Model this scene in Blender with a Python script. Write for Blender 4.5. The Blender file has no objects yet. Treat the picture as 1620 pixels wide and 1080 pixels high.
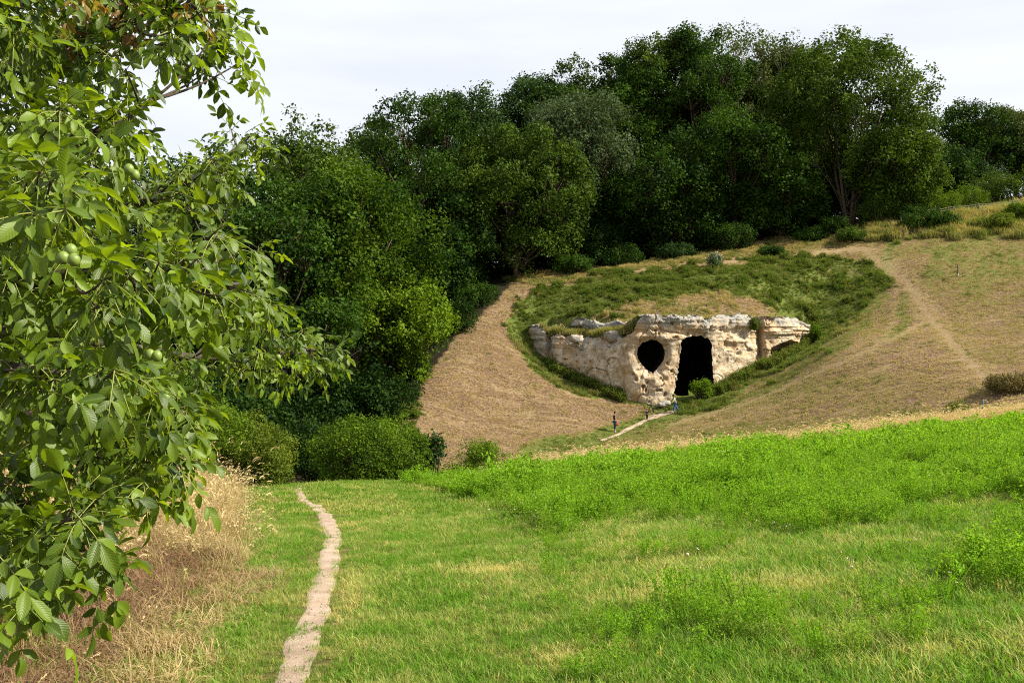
import bpy, bmesh, math
import numpy as np
from mathutils import Vector, Matrix, Euler

# ------------------------------------------------------------------ camera, sky, sun, exposure
scene = bpy.context.scene
col = scene.collection
F = 1575.0                                   # focal length in pixels of a 1620 x 1080 frame
cam_d = bpy.data.cameras.new("camera")
cam_d.sensor_width = 36.0
cam_d.lens = 36.0 * F / 1620.0
cam_d.clip_start = 0.05
cam_d.clip_end = 6000.0
cam = bpy.data.objects.new("camera", cam_d)
cam.location = (0, 0, 0)
cam.rotation_euler = (math.radians(90), 0, 0)
col.objects.link(cam)
scene.camera = cam

SUN_TO = Vector((0.74, -0.13, 0.66)).normalized()
elev = math.asin(SUN_TO.z)
azim = math.atan2(SUN_TO.x, SUN_TO.y)        # clockwise from +Y

world = bpy.data.worlds.new("World")
scene.world = world
world.use_nodes = True
wn, wl = world.node_tree.nodes, world.node_tree.links
for n in list(wn):
    wn.remove(n)
w_out = wn.new("ShaderNodeOutputWorld")
w_bg = wn.new("ShaderNodeBackground")
w_bg.inputs["Strength"].default_value = 0.057
w_sky = wn.new("ShaderNodeTexSky")
w_sky.sky_type = 'NISHITA'
w_sky.sun_disc = False
w_sky.sun_elevation = elev
w_sky.sun_rotation = azim
w_sky.altitude = 150
w_tc = wn.new("ShaderNodeTexCoord")
w_map = wn.new("ShaderNodeMapping")
w_map.inputs["Scale"].default_value = (1.0, 1.0, 7.0)
w_map.inputs["Rotation"].default_value = (0.0, 0.12, 0.3)
w_no = wn.new("ShaderNodeTexNoise")
w_no.inputs["Scale"].default_value = 2.6
w_no.inputs["Detail"].default_value = 7.0
w_no.inputs["Roughness"].default_value = 0.55
w_mr = wn.new("ShaderNodeMapRange")
w_mr.inputs["From Min"].default_value = 0.25
w_mr.inputs["From Max"].default_value = 0.7
w_mr.inputs["To Min"].default_value = 0.74
w_mr.inputs["To Max"].default_value = 0.97
w_mix = wn.new("ShaderNodeMix")
w_mix.data_type = 'RGBA'
wl.new(w_tc.outputs["Generated"], w_map.inputs["Vector"])
wl.new(w_map.outputs["Vector"], w_no.inputs["Vector"])
wl.new(w_no.outputs["Fac"], w_mr.inputs["Value"])
wl.new(w_mr.outputs["Result"], w_mix.inputs[0])
wl.new(w_sky.outputs["Color"], w_mix.inputs[6])
w_mix.inputs[7].default_value = (8.2, 8.45, 8.85, 1)     # thin bright cirrus veil over the whole sky
wl.new(w_mix.outputs[2], w_bg.inputs["Color"])
wl.new(w_bg.outputs["Background"], w_out.inputs["Surface"])

sun_d = bpy.data.lights.new("sun", 'SUN')
sun_d.energy = 5.0
sun_d.angle = math.radians(0.55)
sun_d.color = (1.0, 0.92, 0.76)
sun = bpy.data.objects.new("sun", sun_d)
sun.rotation_euler = (-SUN_TO).to_track_quat('-Z', 'Y').to_euler()
sun.location = (30, -10, 60)
col.objects.link(sun)

vs = scene.view_settings
vs.view_transform = 'Standard'
vs.look = 'None'
vs.exposure = 1.15
vs.gamma = 1.0
vs.use_curve_mapping = False
scene.cycles.max_bounces = 5
scene.cycles.diffuse_bounces = 3
scene.cycles.transmission_bounces = 3
scene.cycles.transparent_max_bounces = 4
scene.cycles.use_denoising = False
scene.cycles.filter_width = 1.1
scene.cycles.sample_clamp_indirect = 4.0

# ------------------------------------------------------------------ helpers
rng = np.random.default_rng(7)

def P(u, v, Y):
    """a point that lies Y metres ahead, seen at (u, v) in the 1620 x 1080 photograph"""
    return np.array([(u - 810.0) / F * Y, Y, -(v - 540.0) / F * Y])

def uv_of(x, y, z):
    return 810.0 + F * x / y, 540.0 - F * z / y

def _hash(ix, iy, iz, seed):
    h = (ix.astype(np.int64) * 374761393 + iy.astype(np.int64) * 668265263 + iz.astype(np.int64) * 2147483647 + seed * 974634777) & 0xFFFFFFFF
    h = ((h ^ (h >> 13)) * 1274126177) & 0xFFFFFFFF
    h = ((h ^ (h >> 16)) * 2246822519) & 0xFFFFFFFF
    return ((h ^ (h >> 15)) & 0xFFFFFF) / float(0xFFFFFF)

def vnoise(x, y, z=None, seed=0):
    x = np.asarray(x, float); y = np.asarray(y, float)
    z = np.zeros_like(x) if z is None else np.asarray(z, float)
    ix, iy, iz = np.floor(x), np.floor(y), np.floor(z)
    fx, fy, fz = x - ix, y - iy, z - iz
    fx, fy, fz = [f * f * f * (f * (f * 6 - 15) + 10) for f in (fx, fy, fz)]
    ix, iy, iz = ix.astype(np.int64), iy.astype(np.int64), iz.astype(np.int64)
    r = 0
    for dx in (0, 1):
        for dy in (0, 1):
            for dz in (0, 1):
                w = (fx if dx else 1 - fx) * (fy if dy else 1 - fy) * (fz if dz else 1 - fz)
                r = r + w * _hash(ix + dx, iy + dy, iz + dz, seed)
    return r                                     # 0..1

def fbm(x, y, z=None, seed=0, oct=4, gain=0.5):
    s, a, t = 0, 1.0, 0
    for o in range(oct):
        k = 2.03 ** o
        s = s + a * (vnoise(np.asarray(x) * k, np.asarray(y) * k, None if z is None else np.asarray(z) * k, seed + o * 17) - 0.5)
        t += a; a *= gain
    return s / t * 2                             # about -1..1

def sstep(a, b, x):
    t = np.clip((np.asarray(x, float) - a) / (b - a), 0, 1)
    return t * t * (3 - 2 * t)

def inpoly(u, v, poly):
    u = np.asarray(u, float); v = np.asarray(v, float)
    c = np.zeros(u.shape, bool)
    n = len(poly)
    for i in range(n):
        x0, y0 = poly[i]; x1, y1 = poly[(i + 1) % n]
        if y0 == y1:
            continue
        cond = ((y0 > v) != (y1 > v)) & (u < (x1 - x0) * (v - y0) / (y1 - y0) + x0)
        c ^= cond
    return c

def seg_dist(u, v, pts):
    d = np.full(np.shape(u), 1e9)
    for (a, b), (c_, e) in zip(pts[:-1], pts[1:]):
        dx, dy = c_ - a, e - b
        t = np.clip(((u - a) * dx + (v - b) * dy) / (dx * dx + dy * dy + 1e-9), 0, 1)
        d = np.minimum(d, np.hypot(u - a - t * dx, v - b - t * dy))
    return d

class MB:
    """collects geometry for one mesh; per-vertex tint and per-face material index"""
    def __init__(s):
        s.v = []; s.f4 = []; s.f3 = []; s.t = []; s.uv = []; s.n = 0; s.m4 = []; s.m3 = []
    def add(s, v, q=None, t3=None, tint=0.5, mi=0, uv=None):
        v = np.asarray(v, float).reshape(-1, 3)
        s.v.append(v)
        s.t.append(np.broadcast_to(np.asarray(tint, float), (len(v),)).copy())
        s.uv.append(np.zeros((len(v), 2)) if uv is None else uv)
        if q is not None and len(q):
            q = np.asarray(q, int).reshape(-1, 4); s.f4.append(q + s.n); s.m4.append(np.full(len(q), mi))
        if t3 is not None and len(t3):
            t3 = np.asarray(t3, int).reshape(-1, 3); s.f3.append(t3 + s.n); s.m3.append(np.full(len(t3), mi))
        s.n += len(v)
    def tube(s, pts, rad, sides=6, tint=0.5, mi=0, cap=True):
        pts = np.asarray(pts, float); n = len(pts)
        rad = np.broadcast_to(np.asarray(rad, float), (n,))
        d = np.gradient(pts, axis=0); d /= np.linalg.norm(d, axis=1)[:, None] + 1e-9
        ref = np.array([0, 0, 1.0]) if abs(d[0, 2]) < 0.9 else np.array([1.0, 0, 0])
        a = np.cross(d, ref); a /= np.linalg.norm(a, axis=1)[:, None] + 1e-9
        b = np.cross(d, a)
        th = np.arange(sides) * 2 * np.pi / sides
        V = pts[:, None] + rad[:, None, None] * (np.cos(th)[None, :, None] * a[:, None] + np.sin(th)[None, :, None] * b[:, None])
        i = np.arange(n - 1)[:, None] * sides; j = np.arange(sides)[None]; k = (np.arange(sides)[None] + 1) % sides
        q = np.stack([i + j, i + k, i + sides + k, i + sides + j], -1).reshape(-1, 4)
        V = V.reshape(-1, 3); t3 = None
        if cap:
            V = np.vstack([V, pts[:1], pts[-1:]])
            jj = np.arange(sides); kk = (jj + 1) % sides
            t3 = np.vstack([np.stack([np.full(sides, n * sides), kk, jj], -1),
                            np.stack([np.full(sides, n * sides + 1), (n - 1) * sides + jj, (n - 1) * sides + kk], -1)])
        s.add(V, q, t3, tint, mi)
    def mesh(s, name, mats, smooth=True, uvs=False):
        me = bpy.data.meshes.new(name)
        v = np.vstack(s.v)
        f4 = np.vstack(s.f4) if s.f4 else np.zeros((0, 4), int)
        f3 = np.vstack(s.f3) if s.f3 else np.zeros((0, 3), int)
        me.vertices.add(len(v)); me.vertices.foreach_set("co", v.astype(np.float32).ravel())
        nl = f4.size + f3.size
        me.loops.add(nl)
        li = np.concatenate([f4.ravel(), f3.ravel()]).astype(np.int32)
        me.loops.foreach_set("vertex_index", li)
        npoly = len(f4) + len(f3)
        me.polygons.add(npoly)
        st = np.concatenate([np.arange(len(f4)) * 4, f4.size + np.arange(len(f3)) * 3]).astype(np.int32)
        me.polygons.foreach_set("loop_start", st)
        mi = np.concatenate(s.m4 + s.m3) if (s.m4 or s.m3) else np.zeros(0)
        me.polygons.foreach_set("material_index", mi.astype(np.int32))
        me.polygons.foreach_set("use_smooth", np.full(npoly, smooth))
        a = me.attributes.new("tint", 'FLOAT', 'POINT')
        a.data.foreach_set("value", np.concatenate(s.t).astype(np.float32))
        if uvs:
            ul = me.uv_layers.new(name="UVMap")
            uu = np.vstack(s.uv)[li]
            ul.data.foreach_set("uv", uu.astype(np.float32).ravel())
        for m in (mats if isinstance(mats, (list, tuple)) else [mats]):
            me.materials.append(m)
        me.update(calc_edges=True); me.validate()
        return me
    def build(s, name, mats, parent=None, smooth=True, uvs=False):
        return link(name, s.mesh(name, mats, smooth, uvs), parent)

def link(name, data, parent=None):
    o = bpy.data.objects.new(name, data)
    col.objects.link(o)
    if parent is not None:
        o.parent = parent
    return o

def tag(o, label=None, cat=None, group=None, kind=None):
    if label: o["label"] = label
    if cat: o["category"] = cat
    if group: o["group"] = group
    if kind: o["kind"] = kind
    return o

def empty(name, loc, rz=0.0):
    o = link(name, None)
    o.empty_display_size = 0.2
    o.location = loc
    o.rotation_euler = (0, 0, rz)
    return o

# ------------------------------------------------------------------ materials
def new_mat(name):
    m = bpy.data.materials.new(name); m.use_nodes = True
    nt = m.node_tree
    for n in list(nt.nodes):
        nt.nodes.remove(n)
    return m, nt.nodes, nt.links, nt.nodes.new("ShaderNodeOutputMaterial")

ALB = 0.70                                   # overall albedo level for this exposure
def level(nd, lk, c, k=1.0):
    return mixc(nd, lk, 1.0, c, (ALB * k,) * 3, 'MULTIPLY')

def mixc(nd, lk, fac, a, b, blend='MIX'):
    n = nd.new("ShaderNodeMix"); n.data_type = 'RGBA'; n.blend_type = blend
    for sock, val in ((n.inputs[0], fac), (n.inputs[6], a), (n.inputs[7], b)):
        if hasattr(val, "links"):
            lk.new(val, sock)
        elif isinstance(val, (tuple, list)):
            sock.default_value = (*val[:3], 1)
        else:
            sock.default_value = val
    return n.outputs[2]

def ramp(nd, lk, val, lo, hi, a=0.0, b=1.0):
    n = nd.new("ShaderNodeMapRange")
    n.inputs["From Min"].default_value = lo; n.inputs["From Max"].default_value = hi
    n.inputs["To Min"].default_value = a; n.inputs["To Max"].default_value = b
    lk.new(val, n.inputs["Value"])
    return n.outputs["Result"]

def noise(nd, lk, scale, detail=4, rough=0.55, vec=None, dist=0.0):
    n = nd.new("ShaderNodeTexNoise")
    n.inputs["Scale"].default_value = scale; n.inputs["Detail"].default_value = detail
    n.inputs["Roughness"].default_value = rough; n.inputs["Distortion"].default_value = dist
    if vec is not None:
        lk.new(vec, n.inputs["Vector"])
    return n.outputs["Fac"]

def attr(nd, name, kind='GEOMETRY'):
    n = nd.new("ShaderNodeAttribute"); n.attribute_name = name; n.attribute_type = kind
    return n.outputs["Fac"]

def leaf_shader(nd, lk, out, color, tcolor, trans=0.35, rough=0.45, spec=0.35):
    p = nd.new("ShaderNodeBsdfPrincipled")
    p.inputs["Roughness"].default_value = rough
    p.inputs["Specular IOR Level"].default_value = spec
    t = nd.new("ShaderNodeBsdfTranslucent")
    m = nd.new("ShaderNodeMixShader"); m.inputs[0].default_value = trans
    lk.new(color, p.inputs["Base Color"]); lk.new(tcolor, t.inputs["Color"])
    lk.new(p.outputs[0], m.inputs[1]); lk.new(t.outputs[0], m.inputs[2])
    lk.new(m.outputs[0], out.inputs["Surface"])

def foliage_mat(name, dark, light, trans=0.3, inst=False, dry=None, rough=0.6, spec=0.08, lvl=1.0):
    """leaf colours from dark to light by the mesh's tint; inst: dry straw by the instance's tint"""
    m, nd, lk, out = new_mat(name)
    c = mixc(nd, lk, attr(nd, "tint"), dark, light)
    if inst:
        oi = nd.new("ShaderNodeObjectInfo")
        c = mixc(nd, lk, ramp(nd, lk, oi.outputs["Random"], 0, 1, 0.0, 0.35), c, tuple(x * 0.45 for x in light))
        if dry is not None:
            c = mixc(nd, lk, attr(nd, "dryness", 'INSTANCER'), c, dry)
    c = level(nd, lk, c, lvl)
    tc = mixc(nd, lk, 1.0, c, (1.25, 1.2, 0.55), 'MULTIPLY')
    leaf_shader(nd, lk, out, c, tc, trans, rough, spec)
    return m

def plain_mat(name, c, rough=0.7, var=0.25, scale=8.0, spec=0.3, bump=0.0):
    m, nd, lk, out = new_mat(name)
    tc = nd.new("ShaderNodeTexCoord")
    n = noise(nd, lk, scale, 5, 0.6, tc.outputs["Object"])
    cc = mixc(nd, lk, n, tuple(x * (1 - var) for x in c), tuple(min(1, x * (1 + var)) for x in c))
    p = nd.new("ShaderNodeBsdfPrincipled")
    p.inputs["Roughness"].default_value = rough
    p.inputs["Specular IOR Level"].default_value = spec
    lk.new(level(nd, lk, cc), p.inputs["Base Color"])
    if bump:
        b = nd.new("ShaderNodeBump"); b.inputs["Strength"].default_value = bump; b.inputs["Distance"].default_value = 0.02
        lk.new(n, b.inputs["Height"]); lk.new(b.outputs[0], p.inputs["Normal"])
    lk.new(p.outputs[0], out.inputs["Surface"])
    return m

def ground_mat():
    m, nd, lk, out = new_mat("ground_soil_and_turf")
    geo = nd.new("ShaderNodeNewGeometry"); pos = geo.outputs["Position"]
    n_big = noise(nd, lk, 0.22, 5, 0.6, pos)
    n_mid = noise(nd, lk, 1.3, 5, 0.65, pos)
    mp = nd.new("ShaderNodeMapping"); mp.inputs["Scale"].default_value = (1.0, 1.9, 1.9); mp.inputs["Rotation"].default_value = (0, 0, 0.35)
    lk.new(pos, mp.inputs["Vector"])
    n_fine = noise(nd, lk, 3.6, 6, 0.75, mp.outputs["Vector"], 0.6)
    hay = mixc(nd, lk, ramp(nd, lk, n_fine, 0.41, 0.60), (0.062, 0.036, 0.022), (0.45, 0.305, 0.18))
    hay = mixc(nd, lk, ramp(nd, lk, n_mid, 0.35, 0.75, 0, 0.4), hay, (0.33, 0.225, 0.14))
    hay = mixc(nd, lk, ramp(nd, lk, n_big, 0.45, 0.7, 0, 0.45), hay, (0.15, 0.09, 0.055))
    ms = nd.new("ShaderNodeMapping"); ms.inputs["Scale"].default_value = (0.10, 0.55, 0.55); ms.inputs["Rotation"].default_value = (0, 0, 0.5); lk.new(pos, ms.inputs["Vector"])
    n_row = noise(nd, lk, 1.6, 4, 0.6, ms.outputs["Vector"], 0.8)                # windrows left by the mower
    hay = mixc(nd, lk, ramp(nd, lk, n_row, 0.52, 0.68, 0, 0.6), hay, (0.50, 0.37, 0.21))
    hay = mixc(nd, lk, ramp(nd, lk, n_row, 0.46, 0.32, 0, 0.5), hay, (0.15, 0.085, 0.05))
    green = mixc(nd, lk, ramp(nd, lk, n_fine, 0.35, 0.65), (0.065, 0.105, 0.015), (0.23, 0.29, 0.06))
    yel = mixc(nd, lk, ramp(nd, lk, n_fine, 0.35, 0.65), (0.15, 0.105, 0.03), (0.40, 0.30, 0.12))
    # how much living grass shows through the hay
    gsum = nd.new("ShaderNodeMath"); gsum.operation = 'ADD'
    lk.new(attr(nd, "green"), gsum.inputs[0]); lk.new(ramp(nd, lk, n_mid, 0.3, 0.7, -0.32, 0.32), gsum.inputs[1])
    c = mixc(nd, lk, ramp(nd, lk, gsum.outputs[0], 0.1, 0.5), hay, yel)
    c = mixc(nd, lk, ramp(nd, lk, gsum.outputs[0], 0.35, 0.85), c, green)
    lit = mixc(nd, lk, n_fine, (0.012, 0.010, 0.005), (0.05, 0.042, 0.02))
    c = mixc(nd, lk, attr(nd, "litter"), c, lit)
    brn = mixc(nd, lk, ramp(nd, lk, n_fine, 0.3, 0.7), (0.07, 0.035, 0.022), (0.27, 0.155, 0.085))
    c = mixc(nd, lk, attr(nd, "brown"), c, brn)
    pale = mixc(nd, lk, ramp(nd, lk, n_fine, 0.3, 0.7), (0.34, 0.24, 0.12), (0.58, 0.44, 0.24))
    c = mixc(nd, lk, attr(nd, "pale"), c, pale)
    p = nd.new("ShaderNodeBsdfPrincipled"); p.inputs["Roughness"].default_value = 0.95
    p.inputs["Specular IOR Level"].default_value = 0.1
    lk.new(level(nd, lk, c, 0.9), p.inputs["Base Color"])
    b = nd.new("ShaderNodeBump"); b.inputs["Strength"].default_value = 0.9; b.inputs["Distance"].default_value = 0.22
    lk.new(n_fine, b.inputs["Height"]); lk.new(b.outputs[0], p.inputs["Normal"])
    lk.new(p.outputs[0], out.inputs["Surface"])
    return m

def path_mat():
    m, nd, lk, out = new_mat("trodden_earth")
    geo = nd.new("ShaderNodeNewGeometry"); pos = geo.outputs["Position"]
    n1 = noise(nd, lk, 2.2, 6, 0.65, pos); n2 = noise(nd, lk, 38, 4, 0.7, pos)
    c = mixc(nd, lk, ramp(nd, lk, n1, 0.3, 0.7), (0.37, 0.255, 0.17), (0.66, 0.505, 0.38))
    c = mixc(nd, lk, ramp(nd, lk, n2, 0.28, 0.46, 0.55, 0), c, (0.20, 0.12, 0.07))
    vor = nd.new("ShaderNodeTexVoronoi"); vor.inputs["Scale"].default_value = 17
    lk.new(pos, vor.inputs["Vector"])
    c = mixc(nd, lk, ramp(nd, lk, vor.outputs["Distance"], 0.08, 0.16, 0.22, 0), c, (0.66, 0.55, 0.42))
    p = nd.new("ShaderNodeBsdfPrincipled"); p.inputs["Roughness"].default_value = 0.95
    lk.new(level(nd, lk, c, 0.9), p.inputs["Base Color"])
    b = nd.new("ShaderNodeBump"); b.inputs["Strength"].default_value = 0.7; b.inputs["Distance"].default_value = 0.03
    lk.new(n2, b.inputs["Height"]); lk.new(b.outputs[0], p.inputs["Normal"])
    lk.new(p.outputs[0], out.inputs["Surface"])
    return m

def rock_mat():
    m, nd, lk, out = new_mat("weathered_limestone")
    geo = nd.new("ShaderNodeNewGeometry"); pos = geo.outputs["Position"]
    st = nd.new("ShaderNodeMapping"); st.inputs["Scale"].default_value = (0.45, 0.45, 2.6); lk.new(pos, st.inputs["Vector"])
    dr = nd.new("ShaderNodeMapping"); dr.inputs["Scale"].default_value = (1.6, 1.6, 0.3); lk.new(pos, dr.inputs["Vector"])
    n_l = noise(nd, lk, 0.33, 4, 0.6, pos); n_m = noise(nd, lk, 1.5, 6, 0.65, pos, 0.5)
    n_f = noise(nd, lk, 6.0, 5, 0.7, pos); n_s = noise(nd, lk, 1.2, 5, 0.6, st.outputs["Vector"]); n_d = noise(nd, lk, 1.0, 5, 0.6, dr.outputs["Vector"])
    cream = mixc(nd, lk, ramp(nd, lk, n_m, 0.35, 0.66), (0.41, 0.29, 0.165), (0.95, 0.82, 0.62))
    cream = mixc(nd, lk, ramp(nd, lk, n_s, 0.54, 0.68, 0, 0.6), cream, (0.60, 0.36, 0.15))
    grey = mixc(nd, lk, ramp(nd, lk, n_f, 0.3, 0.7), (0.16, 0.16, 0.15), (0.68, 0.67, 0.63))
    # lichen-grey weathering: attribute 'tint' is how exposed the spot is (cap band, shoulders)
    g = nd.new("ShaderNodeMath"); g.operation = 'ADD'
    lk.new(attr(nd, "tint"), g.inputs[0]); lk.new(ramp(nd, lk, n_d, 0.3, 0.7, -0.42, 0.42), g.inputs[1])
    c = mixc(nd, lk, ramp(nd, lk, g.outputs[0], 0.32, 0.62, 0, 0.9), cream, grey)
    n_v = noise(nd, lk, 1.9, 4, 0.6, dr.outputs["Vector"])
    c = mixc(nd, lk, ramp(nd, lk, n_v, 0.58, 0.70, 0, 0.55), c, (0.20, 0.185, 0.16))        # run-off streaks
    c = mixc(nd, lk, ramp(nd, lk, n_f, 0.26, 0.38, 0.6, 0), c, (0.12, 0.085, 0.05))
    c = mixc(nd, lk, ramp(nd, lk, n_l, 0.48, 0.62, 0, 0.6), c, (0.62, 0.39, 0.18))
    p = nd.new("ShaderNodeBsdfPrincipled"); p.inputs["Roughness"].default_value = 0.92
    p.inputs["Specular IOR Level"].default_value = 0.15
    lk.new(level(nd, lk, c, 0.9), p.inputs["Base Color"])
    b = nd.new("ShaderNodeBump"); b.inputs["Strength"].default_value = 0.8; b.inputs["Distance"].default_value = 0.12
    s = nd.new("ShaderNodeMath"); s.operation = 'ADD'; lk.new(n_f, s.inputs[0]); lk.new(n_m, s.inputs[1])
    lk.new(s.outputs[0], b.inputs["Height"]); lk.new(b.outputs[0], p.inputs["Normal"])
    lk.new(p.outputs[0], out.inputs["Surface"])
    return m

def walnut_leaf_mat():
    m, nd, lk, out = new_mat("walnut_leaf")
    uvn = nd.new("ShaderNodeUVMap"); uvn.uv_map = "UVMap"
    sp = nd.new("ShaderNodeSeparateXYZ"); lk.new(uvn.outputs[0], sp.inputs[0])
    au = nd.new("ShaderNodeMath"); au.operation = 'ABSOLUTE'; lk.new(sp.outputs[0], au.inputs[0])
    oi = nd.new("ShaderNodeObjectInfo")
    tsum = nd.new("ShaderNodeMath"); tsum.operation = 'ADD'
    lk.new(attr(nd, "tint"), tsum.inputs[0]); lk.new(ramp(nd, lk, oi.outputs["Random"], 0, 1, -0.25, 0.25), tsum.inputs[1])
    c = mixc(nd, lk, tsum.outputs[0], (0.014, 0.050, 0.005), (0.225, 0.35, 0.020))
    mid = ramp(nd, lk, au.outputs[0], 0.02, 0.09, 0.6, 0.0)
    c = mixc(nd, lk, mid, c, (0.22, 0.30, 0.06))
    # side veins: slanted bands
    w = nd.new("ShaderNodeMath"); w.operation = 'MULTIPLY_ADD'; lk.new(au.outputs[0], w.inputs[0]); w.inputs[1].default_value = -0.22
    lk.new(sp.outputs[1], w.inputs[2])
    w2 = nd.new("ShaderNodeMath"); w2.operation = 'MULTIPLY'; lk.new(w.outputs[0], w2.inputs[0]); w2.inputs[1].default_value = 66.0
    sn = nd.new("ShaderNodeMath"); sn.operation = 'SINE'; lk.new(w2.outputs[0], sn.inputs[0])
    c = mixc(nd, lk, ramp(nd, lk, sn.outputs[0], 0.85, 1.0, 0, 0.22), c, (0.17, 0.26, 0.05))
    geo = nd.new("ShaderNodeNewGeometry")
    blot = noise(nd, lk, 46, 3, 0.6, geo.outputs["Position"])
    c = mixc(nd, lk, ramp(nd, lk, blot, 0.68, 0.74, 0, 0.6), c, (0.13, 0.10, 0.02))      # spots and scorched bits
    c = mixc(nd, lk, ramp(nd, lk, noise(nd, lk, 5, 2, 0.5, geo.outputs["Position"]), 0.45, 0.75, 0, 0.4), c, (0.16, 0.22, 0.02))
    c = level(nd, lk, c, 0.95)
    tc = mixc(nd, lk, 1.0, c, (2.7, 2.4, 0.6), 'MULTIPLY')
    p = nd.new("ShaderNodeBsdfPrincipled"); p.inputs["Roughness"].default_value = 0.45
    p.inputs["Specular IOR Level"].default_value = 0.32
    lk.new(c, p.inputs["Base Color"])
    b = nd.new("ShaderNodeBump"); b.inputs["Strength"].default_value = 0.16; b.inputs["Distance"].default_value = 0.002
    lk.new(sn.outputs[0], b.inputs["Height"]); lk.new(b.outputs[0], p.inputs["Normal"])
    t = nd.new("ShaderNodeBsdfTranslucent"); lk.new(tc, t.inputs["Color"])
    mx = nd.new("ShaderNodeMixShader"); mx.inputs[0].default_value = 0.36
    lk.new(p.outputs[0], mx.inputs[1]); lk.new(t.outputs[0], mx.inputs[2]); lk.new(mx.outputs[0], out.inputs["Surface"])
    return m

M_ground = ground_mat()
M_path = path_mat()
M_rock = rock_mat()
M_wleaf = walnut_leaf_mat()
M_cave = plain_mat("shade_dark_rock", (0.045, 0.036, 0.028), 0.95, 0.4, 3, 0.1, 0.6)  # cave rock coloured near black, standing in for the deep shade inside
M_bark = plain_mat("bark", (0.10, 0.075, 0.05), 0.9, 0.5, 9, 0.15, 0.6)
M_barkpale = plain_mat("pale_bark", (0.24, 0.20, 0.14), 0.9, 0.4, 6, 0.15, 0.5)
M_wbark = plain_mat("walnut_bark", (0.085, 0.065, 0.05), 0.85, 0.5, 30, 0.2, 0.6)

# ------------------------------------------------------------------ terrain
f_hill = [  # (u, v, distance): shared by the lower and the upper sheet
    (700,722,80),(800,716,82),(900,709,84),(1000,703,84),(1100,695,82),(1200,686,79),(1300,678,76),(1400,668,73),(1500,660,70),(1620,650,66),
    (690,660,86),(1400,600,83),(1500,600,79),(1620,590,77),(1300,620,85),
    (660,640,86),(700,600,91),(760,560,97),(740,530,101),(780,490,107),(830,458,112),(700,520,104),(640,560,100),(600,620,92),
    (860,450,113.5),(950,428,118),(1130,403,121),(1250,392,121),(1380,372,121),(1480,368,119),(1620,368,116),(1480,345,127),(1620,330,130),
    (1400,520,97),(1430,450,107),(1500,500,98),(1500,430,107),(1620,500,94),(1620,430,105),(1345,520,98.5),
]
w_far = [(-30,90,-8),(-30,70,-9.5),(-60,90,-9),(-60,60,-8),(-14,62,-9.2),(-4,68,-10.2),(6,70,-10),(18,66,-7.6),(30,62,-5.2),(-25,120,-1),(-60,130,0),(0,140,10.5),
         (-20,142,7),(40,150,16.5),(80,100,17),(80,60,1),(60,45,-1.5),(90,150,24),(20,170,16),(-60,180,6),(60,190,22),(-8,125,6.5),(12,132,9.5)]
f_base = [(843,546,104.5),(875,581,101.5),(918,601,99.8),(958,617,98.2),(990,634,96.2),(1037,640,95.4),(1065,634,95.9),(1100,629,96.4),(1132,618,97),
          (1163,598,98.3),(1195,582,99.7),(1235,567,101.0),(1256,560,101.8),(1278,545,103.6),
          (800,650,91),(900,655,91.8),(972,683,90),(1040,657,93.2),(1100,652,92.6),(1200,640,88),(860,600,97),(815,560,100.5),(1300,560,93),(1240,600,94)]
f_cap = [(843,512,106.5),(915,496,105),(1000,496,103),(1040,495,101),(1100,495,101.3),(1180,496,102.8),(1270,500,107),
         (1100,455,108.5),(1000,452,109.5),(1200,442,109.5),(900,470,109.5),(1350,425,111),(1310,470,106)]

class TPS:
    def __init__(s, pts):
        pts = np.array(pts, float); s.p = pts[:, :2]; n = len(pts)
        K = s.k(np.linalg.norm(s.p[:, None] - s.p[None], axis=2)) + np.eye(n) * 4.0
        A = np.zeros((n + 3, n + 3)); A[:n, :n] = K; A[:n, n] = 1; A[:n, n + 1:] = s.p; A[n, :n] = 1; A[n + 1:, :n] = s.p.T
        s.w = np.linalg.solve(A, np.concatenate([pts[:, 2], [0, 0, 0]]))
    @staticmethod
    def k(r):
        return np.where(r > 1e-6, r * r * np.log(r + 1e-9), 0)
    def __call__(s, x, y):
        sh = np.shape(x); x = np.ravel(x); y = np.ravel(y)
        out = np.empty(len(x))
        for i in range(0, len(x), 20000):
            q = np.stack([x[i:i + 20000], y[i:i + 20000]], 1)
            d = np.sqrt(((q[:, None] - s.p[None]) ** 2).sum(2))
            out[i:i + 20000] = s.k(d) @ s.w[:-3] + s.w[-3] + q @ s.w[-2:]
        return out.reshape(sh)

T0 = TPS([tuple(P(*a)) for a in f_hill + f_base] + w_far)
T1 = TPS([tuple(P(*a)) for a in f_hill + f_cap] + w_far)

# plan of the rock face: (u, distance)
plan = [(836,108.5),(843,104.6),(852,103.4),(863,102.9),(869,103.1),(876,101.6),(900,100.5),(918,99.9),(940,99.1),(958,98.3),(984,97.3),(991,96.3),(1010,95.8),(1037,95.4),(1065,95.8),
        (1100,96.4),(1132,97.0),(1163,98.3),(1190,99.3),(1203,100.6),(1211,99.7),(1240,100.9),(1262,102.4),(1276,104.4),(1284,108.5)]
plan_x = np.array([(u - 810) / F * Y for u, Y in plan]); plan_y = np.array([Y for u, Y in plan]); plan_u = np.array([u for u, Y in plan], float)
XL, XR = plan_x[1], plan_x[-2]
def face_y(x):
    return np.interp(x, plan_x, plan_y)
# ledge: the left wing has a low front with a grassy shelf and a second step behind it
def ledge_of(u):
    return np.interp(u, [836, 845, 866, 874, 980, 1000, 1014, 1300], [0.1, 0.4, 1.6, 2.6, 3.0, 2.2, 0.1, 0.1])
def setback(u):
    return ledge_of(u) + np.interp(u, [1200, 1216, 1270, 1280], [0, 2.0, 2.0, 0.5])

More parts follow.
